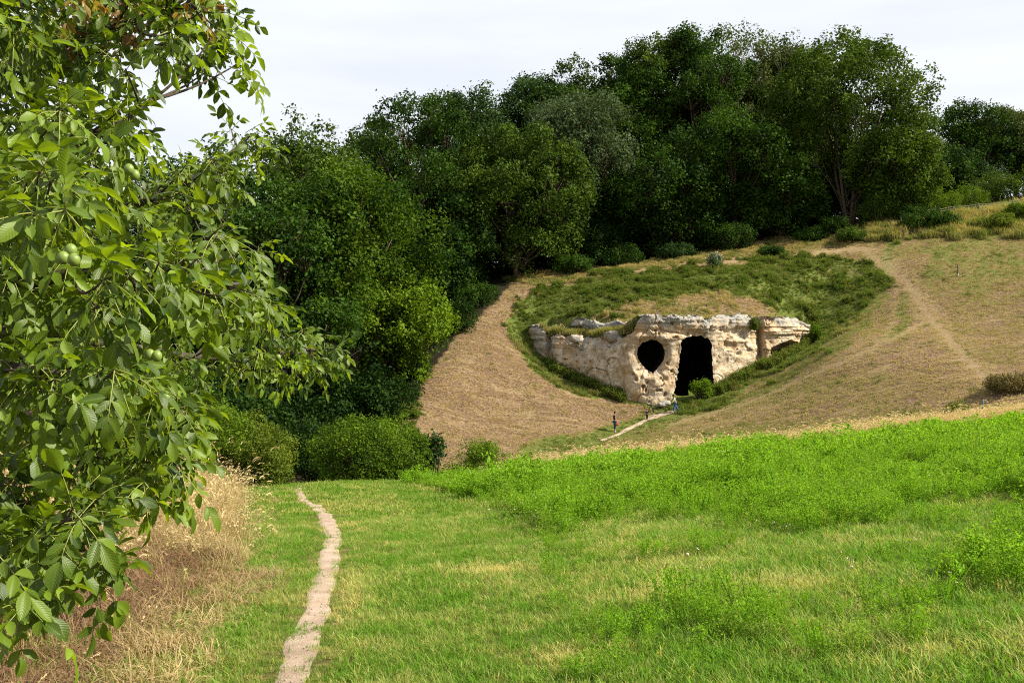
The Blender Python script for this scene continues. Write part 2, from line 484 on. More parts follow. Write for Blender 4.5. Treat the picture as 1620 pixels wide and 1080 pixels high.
def near_z(x, y):
    c = np.where(x > -2, 0.092 * x, -0.184 + 0.02 * (x + 2))
    c = np.where(x > 30, 2.76 + 0.05 * (x - 30), c)
    bank = 0.85 * sstep(0, 4, -x - 0.25 * y - 0.8) * sstep(8, 22, y)
    return -1.65 - 0.10 * y + c + bank

def ground_raw(x, y):
    x = np.asarray(x, float); y = np.asarray(y, float)
    xc = np.clip(x, -90, 95); yc = np.clip(y, -40, 190)
    t0, t1 = T0(xc, yc), T1(xc, yc)
    fy = face_y(np.clip(xc, XL, XR))
    out = np.maximum(np.maximum(XL - xc, xc - XR), 0)
    fy = fy + out * 0.6
    led = np.where(out > 0, 0.3, setback(810 + F * xc / np.maximum(fy, 1)))
    W = 1.0 + out * 2.2
    w = sstep(0, 1, (yc - fy - led - 0.7) / W)
    far = t0 + (t1 - t0) * w
    z = near_z(xc, yc)
    cy = 50 + 0.12 * np.clip(xc, -30, 40)
    k = sstep(cy - 4, cy + 12, yc)
    z = z + (far - z) * k
    z = z + fbm(x / 7.0, y / 7.0, seed=3, oct=3) * 0.16 * sstep(4, 40, y) + fbm(x / 1.7, y / 1.7, seed=5, oct=2) * 0.035
    return z

fx = np.arange(-48, 78.01, 0.4); fyy = np.arange(2, 140.01, 0.4)
def spread(a, lo, hi):
    L, R = [], []
    s, v = 0.8, a[0]
    while v > lo:
        s *= 1.35; v -= s; L.append(v)
    s, v = 0.8, a[-1]
    while v < hi:
        s *= 1.35; v += s; R.append(v)
    return np.concatenate([L[::-1], a, R])
gx = spread(fx, -2500, 2500); gy = spread(fyy, -600, 4000)
GX, GY = np.meshgrid(gx, gy)
GZ = ground_raw(GX, GY)

def gz(x, y):
    """height of the ground sheet"""
    x = np.asarray(x, float); y = np.asarray(y, float)
    i = np.clip(np.searchsorted(gx, x) - 1, 0, len(gx) - 2); j = np.clip(np.searchsorted(gy, y) - 1, 0, len(gy) - 2)
    a = (x - gx[i]) / (gx[i + 1] - gx[i]); b = (y - gy[j]) / (gy[j + 1] - gy[j])
    return GZ[j, i] * (1 - a) * (1 - b) + GZ[j, i + 1] * a * (1 - b) + GZ[j + 1, i] * (1 - a) * b + GZ[j + 1, i + 1] * a * b

def on_ground(u, Y):
    x = (u - 810) / F * Y
    return np.array([x, Y, float(gz(x, Y))])

# what grows where, as masks over the ground
path_uv = [(455,1100,86),(458,1080,74),(491,993,58),(514,921,42),(528,849,31),(511,810,29),(494,798,24),(481,791,20),(472,777,15),(471,770,12)]
POLY_VEG = [(800,520),(825,480),(850,457),(950,437),(1110,422),(1250,405),(1375,413),(1408,440),(1370,490),(1290,560),(1200,605),(1130,645),(1075,658),(1050,650),(1000,640),(940,632),(880,612),(835,580)]
POLY_STRAWCAP = [(930,500),(1000,484),(1060,475),(1130,460),(1190,470),(1232,496),(1200,506),(1000,506)]
POLY_RIDGE = [(840,450),(1000,428),(1130,411),(1250,400),(1365,382),(1440,377),(1640,374),(1640,290),(1400,290),(1100,370),(800,440)]
def ground_masks(x, y, z):
    u, v = uv_of(x, np.maximum(y, 0.5), z)
    far = (y > 60) & (y < 150)
    n = fbm(x / 3.0, y / 3.0, seed=21, oct=4); n2 = fbm(x / 9.0, y / 9.0, seed=31, oct=3)
    green = 0.08 + 0.14 * n + sstep(1050, 1300, u) * (0.10 + 0.16 * n + 0.22 * n2)
    uu, vv = u + 14 * n, v + 8 * n
    veg = far & inpoly(uu, vv, POLY_VEG); cap = far & inpoly(uu, vv, POLY_STRAWCAP)
    green = np.where(veg, 0.85, green); green = np.where(cap, 0.12, green)
    green = np.where(far & inpoly(uu, vv, POLY_RIDGE), 0.6, green)
    # greener upper right pasture, green strip by the standing man, track verge
    gm = sstep(1400, 1530, u + 25 * n2) * sstep(545, 430, v + 20 * n2)
    green = np.where(far & ~veg, np.maximum(green, (0.46 + 0.45 * n + 0.3 * n2) * gm), green)
    for pts, wd, g in (([(830,712),(930,692),(985,678),(1030,662),(1075,655)], 11, 0.8), ([(1000,690),(1075,660),(1160,640),(1260,590),(1330,545),(1400,470)], 9, 0.62),
                       ([(1408,378),(1402,420)], 9, 0.75), ([(1432,470),(1428,520),(1400,535)], 8, 0.6), ([(900,712),(1100,690),(1300,672),(1640,650)], 13, 0.5),
                       ([(1150,655),(1250,615),(1330,600)], 10, 0.45)):
        d = seg_dist(uu, vv, pts)
        green = np.where(far & (d < wd * 2), np.maximum(green, g * (1 - sstep(wd * 0.5, wd * 2, d))), green)
    pale = np.zeros(x.shape)
    for pts, wd, g in (([(1060,672),(1180,640),(1290,590),(1350,565),(1440,522),(1475,505)], 4.5, 0.5), ([(1075,682),(1200,652),(1300,612)], 5, 0.3),
                       ([(845,456),(950,435),(1100,417),(1250,406),(1370,392)], 3, 0.6), ([(1370,395),(1440,450),(1470,500),(1560,600)], 13, 0.5),
                       ([(1418,455),(1412,520),(1330,560)], 5, 0.35), ([(1300,430),(1420,430)], 5, 0.3)):
        d = seg_dist(u + 5 * n, v + 3 * n, pts)
        pale = np.where(far & (d < wd * 2), np.maximum(pale, g * (1 - sstep(wd * 0.4, wd * 2, d))), pale)
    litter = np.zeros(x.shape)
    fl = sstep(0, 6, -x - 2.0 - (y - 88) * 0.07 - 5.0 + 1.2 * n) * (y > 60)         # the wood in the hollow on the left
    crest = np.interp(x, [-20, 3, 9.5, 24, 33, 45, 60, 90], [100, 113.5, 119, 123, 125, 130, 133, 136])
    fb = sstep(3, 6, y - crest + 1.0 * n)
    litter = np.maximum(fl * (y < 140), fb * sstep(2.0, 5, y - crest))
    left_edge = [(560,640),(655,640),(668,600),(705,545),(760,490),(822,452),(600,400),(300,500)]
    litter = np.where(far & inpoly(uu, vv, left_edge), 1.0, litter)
    near = y <= 60
    green = np.where(near, 0.55 + 0.3 * n, green)
    brown = np.where(near, sstep(0.0, 1.2, -x - 0.2 - 0.27 * y + 0.5 * n), 0) * (x < 0)
    litter = np.where(near, 0, litter)
    return np.clip(green, 0, 1), np.clip(litter, 0, 1), np.clip(brown, 0, 1), np.clip(pale, 0, 1)

g_green, g_litter, g_brown, g_pale = ground_masks(GX, GY, GZ)

def build_ground():
    ny, nx = GX.shape
    idx = np.arange(nx * ny).reshape(ny, nx)
    q = np.stack([idx[:-1, :-1], idx[:-1, 1:], idx[1:, 1:], idx[1:, :-1]], -1).reshape(-1, 4)
    V = np.stack([GX, GY, GZ], -1).reshape(-1, 3)
    # the sheet is open where the cave goes into the hill
    zc = V[q][:, :, 2]; xc = V[q][:, :, 0].mean(1); yc = V[q][:, :, 1].mean(1)
    dy = yc - face_y(np.clip(xc, XL, XR))
    cliff = (np.ptp(zc, axis=1) > 0.75) & (dy > 0.3) & (dy < 6) & (xc > P(1004, 0, 96)[0]) & (xc < P(1140, 0, 97)[0])
    mb = MB(); mb.add(V, q[~cliff])
    o = mb.build("ground", M_ground)
    for nm, a in (("green", g_green), ("litter", g_litter), ("brown", g_brown), ("pale", g_pale)):
        at = o.data.attributes.new(nm, 'FLOAT', 'POINT'); at.data.foreach_set("value", a.ravel().astype(np.float32))
    tag(o, kind="structure", label="sloping meadow and mown hillside ground")
build_ground()

def strip(name, pts, label, lift=0.012, wob=0.2, cols=7):
    """a trodden path lying on the ground: pts = (x, y, width)"""
    pts = np.array(pts, float)
    L = np.concatenate([[0], np.cumsum(np.hypot(*np.diff(pts[:, :2], axis=0).T))])
    s = np.arange(0, L[-1], 0.12)
    # smooth the centre line
    c = np.stack([np.interp(s, L, pts[:, i]) for i in range(3)], 1)
    k = np.ones(15) / 15
    for i in range(2):
        c[:, i] = np.convolve(np.pad(c[:, i], 7, mode='edge'), k, 'valid')
    d = np.gradient(c[:, :2], axis=0); d /= np.linalg.norm(d, axis=1)[:, None]
    nrm = np.stack([d[:, 1], -d[:, 0]], 1)
    V = []
    for j, t in enumerate(np.linspace(-0.5, 0.5, cols)):
        w = c[:, 2] * t * (1 + wob * fbm(s * 1.3, np.full_like(s, 3.0 * np.sign(t)), seed=9, oct=3) * 1.6)
        x = c[:, 0] + nrm[:, 0] * w; y = c[:, 1] + nrm[:, 1] * w
        z = gz(x, y) + lift - (0.02 if j in (0, cols - 1) else 0) + 0.016 * fbm(x / 0.5, y / 0.5, seed=12, oct=3) * (abs(t) < 0.45)
        V.append(np.stack([x, y, z], 1))
    V = np.stack(V, 1); n = len(s)
    idx = np.arange(n * cols).reshape(n, cols)
    q = np.stack([idx[:-1, :-1], idx[:-1, 1:], idx[1:, 1:], idx[1:, :-1]], -1).reshape(-1, 4)
    mb = MB(); mb.add(V.reshape(-1, 3), q)
    tag(mb.build(name, M_path), label, kind="structure")

def ground_hit(u, v, y0=3.0, y1=60.0):
    ys = np.linspace(y0, y1, 3000)
    z = gz((u - 810) / F * ys, ys); line = -(v - 540) / F * ys
    k = np.argmax(z >= line) if np.any(z >= line) else len(ys) - 1
    return (u - 810) / F * ys[k], ys[k]

near_path = []
for (u, v, w) in path_uv:
    x, y = ground_hit(u, v)
    near_path.append((x, y, w / F * y * 0.95))
# the path goes on behind the camera and over the crest
near_path = [(near_path[0][0] - 0.75, near_path[0][1] - 3.2, near_path[0][2])] + near_path + [(near_path[-1][0] - 0.3, near_path[-1][1] + 3, 0.3)]
strip("footpath", near_path, "narrow pale trodden footpath winding down the meadow")
fp = []
for (u, v, w) in [(948,698,6),(966,692,6),(985,683,6.5),(1004,674,6.5),(1020,665,7),(1035,659,12),(1050,655,9),(1075,648,4)]:
    x, y = ground_hit(u, v, 72, 110)
    fp.append((x, y, w / F * y * 1.25))
strip("cave_path", fp, "thin pale trodden path climbing past the railing to the cave", lift=0.05, cols=5)

# ------------------------------------------------------------------ the limestone outcrop with its cave
U_ = lambda pts: (np.array([p[0] for p in pts], float), np.array([p[1] for p in pts], float))
base_v = U_([(836,540),(843,548),(875,583),(918,603),(958,619),(988,628),(994,636),(1037,641),(1065,636),(1100,630),(1132,620),(1163,600),(1195,584),(1235,567),(1276,540),(1284,530)])
top1_v = U_([(836,520),(843,516),(860,520),(868,538),(874,534),(884,529),(895,535),(920,535),(945,537),(965,532),(984,531),(995,530),(1005,525),(1014,503),(1040,501),(1080,502),(1120,504),(1160,502),(1190,502),(1202,508),(1210,503),(1240,504),(1258,508),(1276,520),(1284,520)])
top2_v = U_([(836,514),(866,517),(905,514),(915,506),(935,509),(945,504),(962,510),(985,505),(1000,508),(1008,500),(1014,499),(1040,498),(1120,500),(1190,499),(1240,501),(1262,504),(1276,514),(1284,516)])
DOOR = [(1078,541),(1083,535),(1090,532.5),(1099,530.5),(1108,531),(1117,533.5),(1123,537),(1126,543),(1126.5,560),(1128,585),(1130,606),(1132,640),(1060,640),(1066,625),(1069,606),(1072,590),(1074.5,570),(1077,552)]
WINDOW = [(1030,537),(1040,539),(1048,545),(1052,555),(1051,566),(1046,576),(1039,584),(1033,590),(1027,587),(1018,580),(1011,571),(1008,560),(1010,549),(1017,541)]

def build_rock():
    du = 0.9
    us = np.arange(836, 1284.01, du); nu = len(us)
    # true plan x,y for each column
    Yf = np.interp(us, plan_u, plan_y); Xf = (us - 810) / F * Yf
    zb = -(np.interp(us, *base_v) - 540) / F * Yf - 0.9
    z1 = -(np.interp(us, *top1_v) - 540) / F * Yf
    led = ledge_of(us)
    z2 = -(np.interp(us, *top2_v) - 540) / F * (Yf + led)
    z2 = np.maximum(z2, z1 + 0.03)
    jag = 0.5 * (np.round(vnoise(us / 13.0, us * 0, seed=44) * 3) / 3 - 0.5) + 0.08 * fbm(us / 5.0, us * 0, seed=46, oct=3)
    z1 = z1 + jag; z2 = z2 + 0.5 * (np.round(vnoise(us / 15.0, us * 0 + 5, seed=45) * 3) / 3 - 0.5) + 0.08 * fbm(us / 5.0, us * 0 + 5, seed=47, oct=3)
    n1, n2, n3, n4 = 104, 14, 14, 14
    rows = []
    for k in range(n1):
        t = k / (n1 - 1); rows.append((Yf * 0 + 0.35 * t, zb + (z1 - zb) * t, t))
    for k in range(1, n2):
        t = k / (n2 - 1); rows.append((0.35 + led * t, z1 + 0.25 * np.minimum(led, 1) * t, 1 + t))
    za = z1 + 0.25 * np.minimum(led, 1)
    for k in range(1, n3):
        t = k / (n3 - 1); rows.append((0.35 + led + 0.25 * t, za + (np.maximum(z2, za + 0.02) - za) * t, 2 + t))
    zt = np.maximum(z2, za + 0.02)
    for k in range(1, n4):
        t = k / (n4 - 1); rows.append((0.6 + led + 4.0 * t, zt + 0.05 * np.sin(t * 3) - 0.5 * t, 3 + t))
    S = np.array([r[0] for r in rows]); Z = np.array([r[1] for r in rows]); T = np.repeat(np.array([r[2] for r in rows])[:, None], nu, 1)
    X = np.repeat(Xf[None], len(rows), 0); Y = Yf[None] + S
    # outward direction of the face in plan
    tx, ty = np.gradient(Xf), np.gradient(Yf)
    k = np.ones(31) / 31
    tx = np.convolve(np.pad(tx, 15, mode='edge'), k, 'valid'); ty = np.convolve(np.pad(ty, 15, mode='edge'), k, 'valid')
    L = np.hypot(tx, ty); nx_, ny_ = ty / L, -tx / L
    UU = np.repeat(us[None], len(rows), 0); VV = 540 - F * Z / Y
    front = np.clip(1.5 - T, 0, 1) * (T < 1.6)
    # relief: bulges, bedding ledges, pits, crevices, hollows (metres, + is outward)
    h = 0.50 * fbm(X / 2.9, Z / 2.3, Y / 2.9, seed=51, oct=3) + 0.10 * fbm(X / 0.8, Z / 0.6, Y / 0.8, seed=57, oct=3) * (0.35 + 1.3 * vnoise(X / 2.2, Z / 1.8, seed=58))
    blk = vnoise(X / 1.5 + 0.3 * Z, Z / 0.9, Y / 1.5, seed=63); h += 0.24 * (np.round(blk * 5) / 5 - 0.5) * (0.4 + 0.9 * sstep(-3, 1.5, Z))
    crk = np.abs(fbm(X / 2.2, Z / 2.0, Y / 2.2, seed=65, oct=3)); h -= 0.22 * sstep(0.05, 0.0, crk)
    bed = fbm(X / 5.0, Z / 0.42, seed=61, oct=2)
    h += 0.10 * np.sign(bed) * np.minimum(np.abs(bed) * 4, 1) * sstep(-1.5, 1.0, Z)
    pit = vnoise(X / 0.42, Z / 0.36, Y / 0.42, seed=71); h -= 0.55 * sstep(0.80, 0.93, pit) * sstep(0.42, 0.6, vnoise(X / 2.5, Z / 2.2, seed=73))
    pit2 = vnoise(X / 0.22, Z / 0.20, Y / 0.22, seed=75); h -= 0.16 * sstep(0.78, 0.92, pit2) * sstep(0.4, 0.62, vnoise(X / 1.8, Z / 1.6, seed=77))
    h += 0.28 * sstep(521, 515, VV) * (UU > 1008) * front                                           # jutting cap bed
    h -= 0.9 * np.exp(-((UU - 1203 - (VV - 505) * 0.10) / 4.0) ** 2) * sstep(500, 520, VV) * front      # crevice
    wo = 9 * fbm(X / 1.3, Z / 1.0, seed=87, oct=3)
    hol = sstep(1.0, 0.55, np.hypot((UU + wo - 1246) / 24.0, (VV + wo * 0.6 - 556) / 20.0)) * sstep(528, 534, VV + wo * 0.4)
    h -= 2.0 * hol * front
    h += 0.5 * sstep(0, 10, VV - 512) * sstep(533, 527, VV) * sstep(1212, 1222, UU) * front            # lip over the hollow
    for (a, b, ra, rb, dp) in ((905,560,9,9,0.5),(955,562,7,10,0.35),(940,556,3,4,0.5),(1107,528,22,5,0.35),(1150,524,5,6,0.4),(1150,545,5,5,0.3),(972,560,3,3,0.35),
                               (1002,592,2.2,2.4,0.6),(1007,600,2.0,2.2,0.5),(1022,617,1.8,2.8,0.6),(1014,597,3,4,0.35),(1055,600,3,3,0.4),(1050,602,2,2,0.4),(869,545,3,14,0.8),(1185,553,3,3,0.35),(1168,560,4,3,0.35)):
        h -= dp * np.exp(-(((UU - a) / ra) ** 2 + ((VV - b) / rb) ** 2)) * front
    h += 0.75 * np.sin(np.pi * np.clip(T, 0, 1)) ** 0.8 * sstep(868, 885, UU) * sstep(992, 975, UU) * front     # the left wing swells out
    # smooth funnel round the window
    dw = np.hypot((UU - 1030) / 30.0, (VV - 562) / 34.0); h -= 0.75 * sstep(1.15, 0.70, dw) * front
    top = T > 2.98
    h = np.where(top, h * 0.3, h)
    hs = np.where(T > 1, np.where((T > 2) & (T < 3), 1.5, 0.5), 1); X = X + nx_[None] * h * hs; Y = Y + ny_[None] * h * hs
    Z = Z + np.where(T > 1, 0.18 * fbm(X / 0.9, Y / 0.9, seed=81, oct=3), 0.0)
    # grey where weathered: the cap band, shoulders, the left wing's rim
    g = 0.05 + 0.55 * sstep(524, 508, VV) + 0.35 * sstep(1008, 960, UU) * sstep(575, 545, VV) + 0.30 * sstep(1.3, 0.85, dw) + 0.22 * (T >= 1) + 0.10 * sstep(1000, 880, UU)
    g -= 0.25 * sstep(540, 580, VV) * (UU > 1060)
    V = np.stack([X, Y, Z], -1)
    nr = len(rows)
    idx = np.arange(nr * nu).reshape(nr, nu)
    UV_u, UV_v = uv_of(X, Y, Z)
    Vf = V.reshape(-1, 3).copy(); uf = UV_u.ravel(); vf = UV_v.ravel(); tf = T.ravel()
    q = np.stack([idx[:-1, :-1], idx[:-1, 1:], idx[1:, 1:], idx[1:, :-1]], -1).reshape(-1, 4)
    mb = MB(); keep = np.ones(len(q), bool)
    tunnels = []
    for poly, deep in ((DOOR, 15.0), (WINDOW, 6.5)):
        p = np.array(poly, float)
        # wobble the outline a little so that it reads as broken rock
        m = 12; dense = []
        for i in range(len(p)):
            a, b = p[i], p[(i + 1) % len(p)]
            for s in range(m): dense.append(a + (b - a) * s / m)
        dense = np.array(dense); dense += (2.2 if deep > 7 else 1.0) * np.stack([fbm(dense[:, 0] / 4, dense[:, 1] / 4, seed=91, oct=3), fbm(dense[:, 0] / 4, dense[:, 1] / 4, seed=92, oct=3)], 1)
        ins = inpoly(uf, vf, [tuple(a) for a in dense]) & (tf <= 1)
        qi = ins[q]
        keep &= ~qi.all(1)
        edge_v = np.unique(q[qi.any(1) & ~qi.all(1)][qi[qi.any(1) & ~qi.all(1)]])
        for vi in edge_v:                                                        # pull the rim onto the outline
            d = np.hypot(dense[:, 0] - uf[vi], dense[:, 1] - vf[vi]); j = d.argmin()
            Yv = Vf[vi, 1]; Vf[vi] = P(dense[j, 0], dense[j, 1], Yv)
        tunnels.append((set(np.nonzero(ins)[0].tolist()), deep))
    kq = q[keep]
    mb.add(Vf, kq, tint=np.clip(g, 0, 1).ravel())
    root = empty("limestone_outcrop", P(1037, 641, 95.4))
    tag(root, "cream and grey limestone outcrop with dark doorway and round window opening", "rock outcrop")
    def child(mbx, nm, mt=None):
        o = mbx.build(nm, mt or M_rock, root); o.matrix_parent_inverse = root.matrix_basis.inverted(); return o
    child(mb, "rock_face")
    # tunnel walls: rim edges of the removed faces, pushed into the hill
    for ins, deep in tunnels:
        rim = {}
        rem = q[~keep]
        rem = [f for f in rem if all(int(a) in ins for a in f)]
        for f in rem:
            for i in range(4):
                e = (int(f[i]), int(f[(i + 1) % 4]))
                rim[tuple(sorted(e))] = None if tuple(sorted(e)) in rim else e
        edges = [e for e in rim.values() if e]
        vid = sorted({a for e in edges for a in e}); loc = {a: i for i, a in enumerate(vid)}
        P0 = Vf[vid]; cen = P0.mean(0); steps = 10
        rings = []
        for s in range(steps + 1):
            t = s / steps
            R = P0 + np.array([0, 1, 0]) * deep * t
            R = cen + np.array([0, deep * t, 0]) + (R - cen - np.array([0, deep * t, 0])) * (1 + (0.5 if deep > 7 else 0.12) * math.sin(t * 2.4))
            nz = 0.22 * sstep(0, 0.2, np.full(len(R), t))
            R[:, 0] += nz * fbm(R[:, 1], R[:, 2], seed=95, oct=3); R[:, 2] += nz * fbm(R[:, 0], R[:, 1], seed=96, oct=3)
            rings.append(R)
        W = np.vstack(rings + [cen[None] + np.array([[0, deep + 0.4, 0]])]); n = len(vid)
        tq = [(loc[a] + s * n, loc[b] + s * n, loc[b] + (s + 1) * n, loc[a] + (s + 1) * n) for a, b in edges for s in range(steps)]
        t3 = [(loc[a] + steps * n, loc[b] + steps * n, (steps + 1) * n) for a, b in edges]
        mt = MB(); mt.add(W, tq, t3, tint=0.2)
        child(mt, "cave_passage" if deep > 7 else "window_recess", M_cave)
    # loose stones at the foot and broken blocks on the shelf
    for i, (u, v, Y, r) in enumerate([(912,536,99.8,0.5),(975,533,98.8,0.75),(986,531,99.0,0.55),(967,530,99.2,0.6),(1054,638,95.0,0.35),(1046,640,94.6,0.28)]):
        c = P(u, v, Y)
        th, ph = np.meshgrid(np.linspace(0, 2 * np.pi, 18, endpoint=False), np.linspace(0, np.pi, 11))
        D = np.stack([np.sin(ph) * np.cos(th), np.sin(ph) * np.sin(th), np.cos(ph)], -1).reshape(-1, 3)
        rr = r * (1 + 0.45 * fbm(D[:, 0] * 1.6 + i * 9, D[:, 1] * 1.6, D[:, 2] * 1.6, seed=99, oct=3))
        D = np.sign(D) * np.abs(D) ** 0.75
        Vb = c + D * rr[:, None] * np.array([1.3, 0.9, 0.8])
        ii = np.arange(11 * 18).reshape(11, 18)
        qb = np.stack([ii[:-1], np.roll(ii[:-1], -1, 1), np.roll(ii[1:], -1, 1), ii[1:]], -1).reshape(-1, 4)
        ms = MB(); ms.add(Vb, qb, tint=0.55); child(ms, "boulder")
build_rock()
# ------------------------------------------------------------------ trees and bushes of the wood
def rand_dirs(r, n):
    d = r.normal(size=(n, 3)); return d / np.linalg.norm(d, axis=1)[:, None]

def leaf_quads(mb, pos, nrm, size, tint, r, aspect=0.62):
    """one folded rhombic leaf (two triangles) at each position"""
    n = len(pos)
    a = np.cross(nrm, rand_dirs(r, n)); a /= np.linalg.norm(a, axis=1)[:, None] + 1e-9
    b = np.cross(nrm, a)
    s = np.broadcast_to(size, (n,)) * r.uniform(0.65, 1.35, n)
    V = np.stack([pos - a * s[:, None] * 0.5, pos + b * (s * aspect * 0.5)[:, None] + nrm * (s * 0.10)[:, None], pos + a * s[:, None] * 0.5, pos - b * (s * aspect * 0.5)[:, None] + nrm * (s * 0.10)[:, None]], 1)
    q = np.arange(n * 4).reshape(n, 4)
    mb.add(V.reshape(-1, 3), q, tint=np.repeat(tint, 4))

def crown(r, lobes, nleaf, size, sub=13, subr=(0.30, 0.48), up=0.25, sprig=5, tint0=0.5):
    """leaf positions over clumps that sit on the lobes: lobes = array of (x, y, z, rx, rz)"""
    L = np.array(lobes, float)
    n = len(L)
    d = rand_dirs(r, n * sub); d[:, 2] += up; d /= np.linalg.norm(d, axis=1)[:, None]
    li = np.repeat(np.arange(n), sub)
    R = L[li][:, [3, 3, 4]]
    C = L[li][:, :3] + d * R * r.uniform(0.60, 1.12, (len(li), 1))
    sr = R.mean(1) * r.uniform(*subr, len(li))
    # drop clumps buried deep inside another lobe
    dist = np.linalg.norm((C[:, None] - L[None, :, :3]) / L[None][:, :, [3, 3, 4]], axis=2).min(1)
    k = (dist > 0.52) & (r.uniform(size=len(C)) > 0.10)
    C, sr, li = C[k], sr[k], li[k]
    ctint = np.clip(tint0 + r.normal(0, 0.20, len(C)), 0, 1)
    m = nleaf // sprig
    ci = r.choice(len(C), m, p=sr ** 2 / (sr ** 2).sum())
    dd = rand_dirs(r, m); dd[:, 2] += 0.15; dd /= np.linalg.norm(dd, axis=1)[:, None]
    sp = C[ci] + dd * (sr[ci] * r.uniform(0.55, 1.12, m) ** 0.7)[:, None]
    pos = np.repeat(sp, sprig, 0) + r.normal(0, size * 0.75, (m * sprig, 3))
    nr = np.repeat(dd, sprig, 0) * 0.75 + rand_dirs(r, m * sprig) * 0.75 + np.array([0, 0, 0.25]); nr /= np.linalg.norm(nr, axis=1)[:, None]
    tt = np.clip(np.repeat(ctint[ci] + r.normal(0, 0.12, m), sprig) + r.normal(0, 0.10, m * sprig), 0, 1)
    return pos, nr, tt, C

def ell_lobes(r, n, W, z0, z1, rad, squash=0.8, flat=0.0, top=1.0):
    out = []
    zc, rz = (z0 + z1) / 2, (z1 - z0) / 2
    while len(out) < n:
        p = r.uniform(-1, 1, 3)
        rr = np.linalg.norm(p)
        if rr > 0.7 and rr <= 1: p = p / rr * max(rr, 0.9)
        if rr > 1 or rr < 0.5:
            continue
        rad_i = r.uniform(*rad) * W
        taper = 1 - max(0, p[2]) * (1 - top)
        out.append((p[0] * max(0.1, W / 2 - rad_i * 0.9) * taper, p[1] * max(0.1, W / 2 - rad_i * 0.9) * taper, zc + p[2] * max(0.1, rz - rad_i * squash * 0.8), rad_i, rad_i * squash))
    return out

def make_tree(name, label, cat, group, u, Y, v_top, W, mat, seed, base_v=None, cb=0.15, nlobe=30, nleaf=28000, leaf=0.37, rad=(0.12, 0.19), bark=None, stems=1, top=0.9,
              sparse=False, tint0=0.5, squash=0.8, trunk_r=None):
    r = np.random.default_rng(seed)
    b = on_ground(u, Y)
    H = -(v_top - 540) / F * Y - b[2]
    root = empty(name, tuple(b)); tag(root, label, cat, group)
    lobes = ell_lobes(r, nlobe, W, cb * H, H, rad, squash, top=top)
    zt = max(l[2] + l[4] * 1.05 for l in lobes); lobes = [(l[0], l[1], l[2] * H / zt, l[3], l[4]) for l in lobes]
    mb = MB()
    pos, nr, tt, C = crown(r, lobes, nleaf, leaf, tint0=tint0)
    leaf_quads(mb, pos, nr, leaf, tt, r)
    # trunk(s) and limbs to the lobes
    tr = MB(); R0 = trunk_r or (0.017 * H + 0.05)
    tops = []
    for s in range(stems):
        a = 2 * np.pi * (s + r.uniform(-.3, .3)) / max(stems, 1); sp = 0.0 if stems == 1 else W * 0.16 * r.uniform(0.6, 1.5)
        k = np.linspace(0, 1, 9); hz = H * r.uniform(0.62, 0.8)
        px = np.cos(a) * sp * k ** 1.1 + 0.02 * H * fbm(k * 3, k * 0 + s, seed=seed + s, oct=2) * (k > 0) + (0.25 * np.cos(a) if stems > 1 else 0)
        py = np.sin(a) * sp * k ** 1.1 + (0.25 * np.sin(a) if stems > 1 else 0)
        pts = np.stack([px, py, k * hz - 0.3], 1)
        tr.tube(pts, R0 / math.sqrt(stems) * (1 - 0.75 * k), 7)
        tops.append(pts)
    tr.build("trunk", bark or M_bark, root)
    br = MB()
    for (x, y, z, a, c) in lobes:
        st = tops[r.integers(len(tops))]
        j = int(np.clip(z / H * 9 - 2.2, 1, 7)); p0 = st[j]; p1 = np.array([x, y, z])
        mid = (p0 + p1) / 2 + np.array([0, 0, -0.04 * H]) + r.normal(0, 0.02 * H, 3)
        k = np.linspace(0, 1, 6)[:, None]
        pts = (1 - k) ** 2 * p0 + 2 * k * (1 - k) * mid + k ** 2 * p1
        rr = R0 / math.sqrt(stems) * 0.38
        br.tube(pts, rr * (1 - 0.8 * k[:, 0]), 5)
        near = C[np.linalg.norm(C - p1, axis=1) < a * 1.4][:9]
        for c2 in near:
            br.tube(np.stack([pts[4], (pts[4] + c2) / 2 + r.normal(0, 0.15, 3), c2]), [rr * 0.32, rr * 0.2, rr * 0.06], 4)
    br.build("branches", bark or M_bark, root)
    mb.build("crown", mat, root, smooth=False)
    return root

def make_bush(name, label, u, Y, W, Hh, mat, seed, nleaf=9000, leaf=0.13, nlobe=10, cat="bush", group=None, base=None, tint0=0.5, rad=(0.2, 0.32), depth=1.0, lift=0.0, flowers=None):
    r = np.random.default_rng(seed)
    b = on_ground(u, Y) if base is None else np.array(base, float)
    root = empty(name, tuple(b)); tag(root, label, cat, group)
    lobes = np.array(ell_lobes(r, nlobe, W, -0.15 * Hh + lift, Hh, rad, min(0.9, 1.1 * Hh / W)))
    lobes[:, 1] *= depth
    pos, nr, tt, C = crown(r, lobes, nleaf, leaf, tint0=tint0, subr=(0.3, 0.55))
    k = pos[:, 2] > -0.15
    mb = MB(); leaf_quads(mb, pos[k], nr[k], leaf, tt[k], r); mb.build("foliage", mat, root, smooth=False)
    st = MB()
    for c in C[::2]:
        p0 = np.array([c[0] * 0.15, c[1] * 0.15, -0.1])
        st.tube(np.stack([p0, (p0 + c) / 2 + r.normal(0, 0.05 * Hh, 3), c]), [0.012 * Hh + 0.008, 0.008 * Hh + 0.006, 0.006], 4)
    st.build("stems", M_bark, root)
    if flowers:
        fl = MB(); n, fm, fs = flowers
        kk = r.choice(len(pos), n); pp = pos[kk] * np.array([1.02, 1.02, 1.0]) + np.array([0, 0, fs]); pp = pp[pp[:, 2] > Hh * 0.5]
        leaf_quads(fl, pp, rand_dirs(r, len(pp)), fs, np.full(len(pp), 0.5), r, 0.9); fl.build("flower_heads", fm, root, smooth=False)["kind"] = "stuff"
    return root

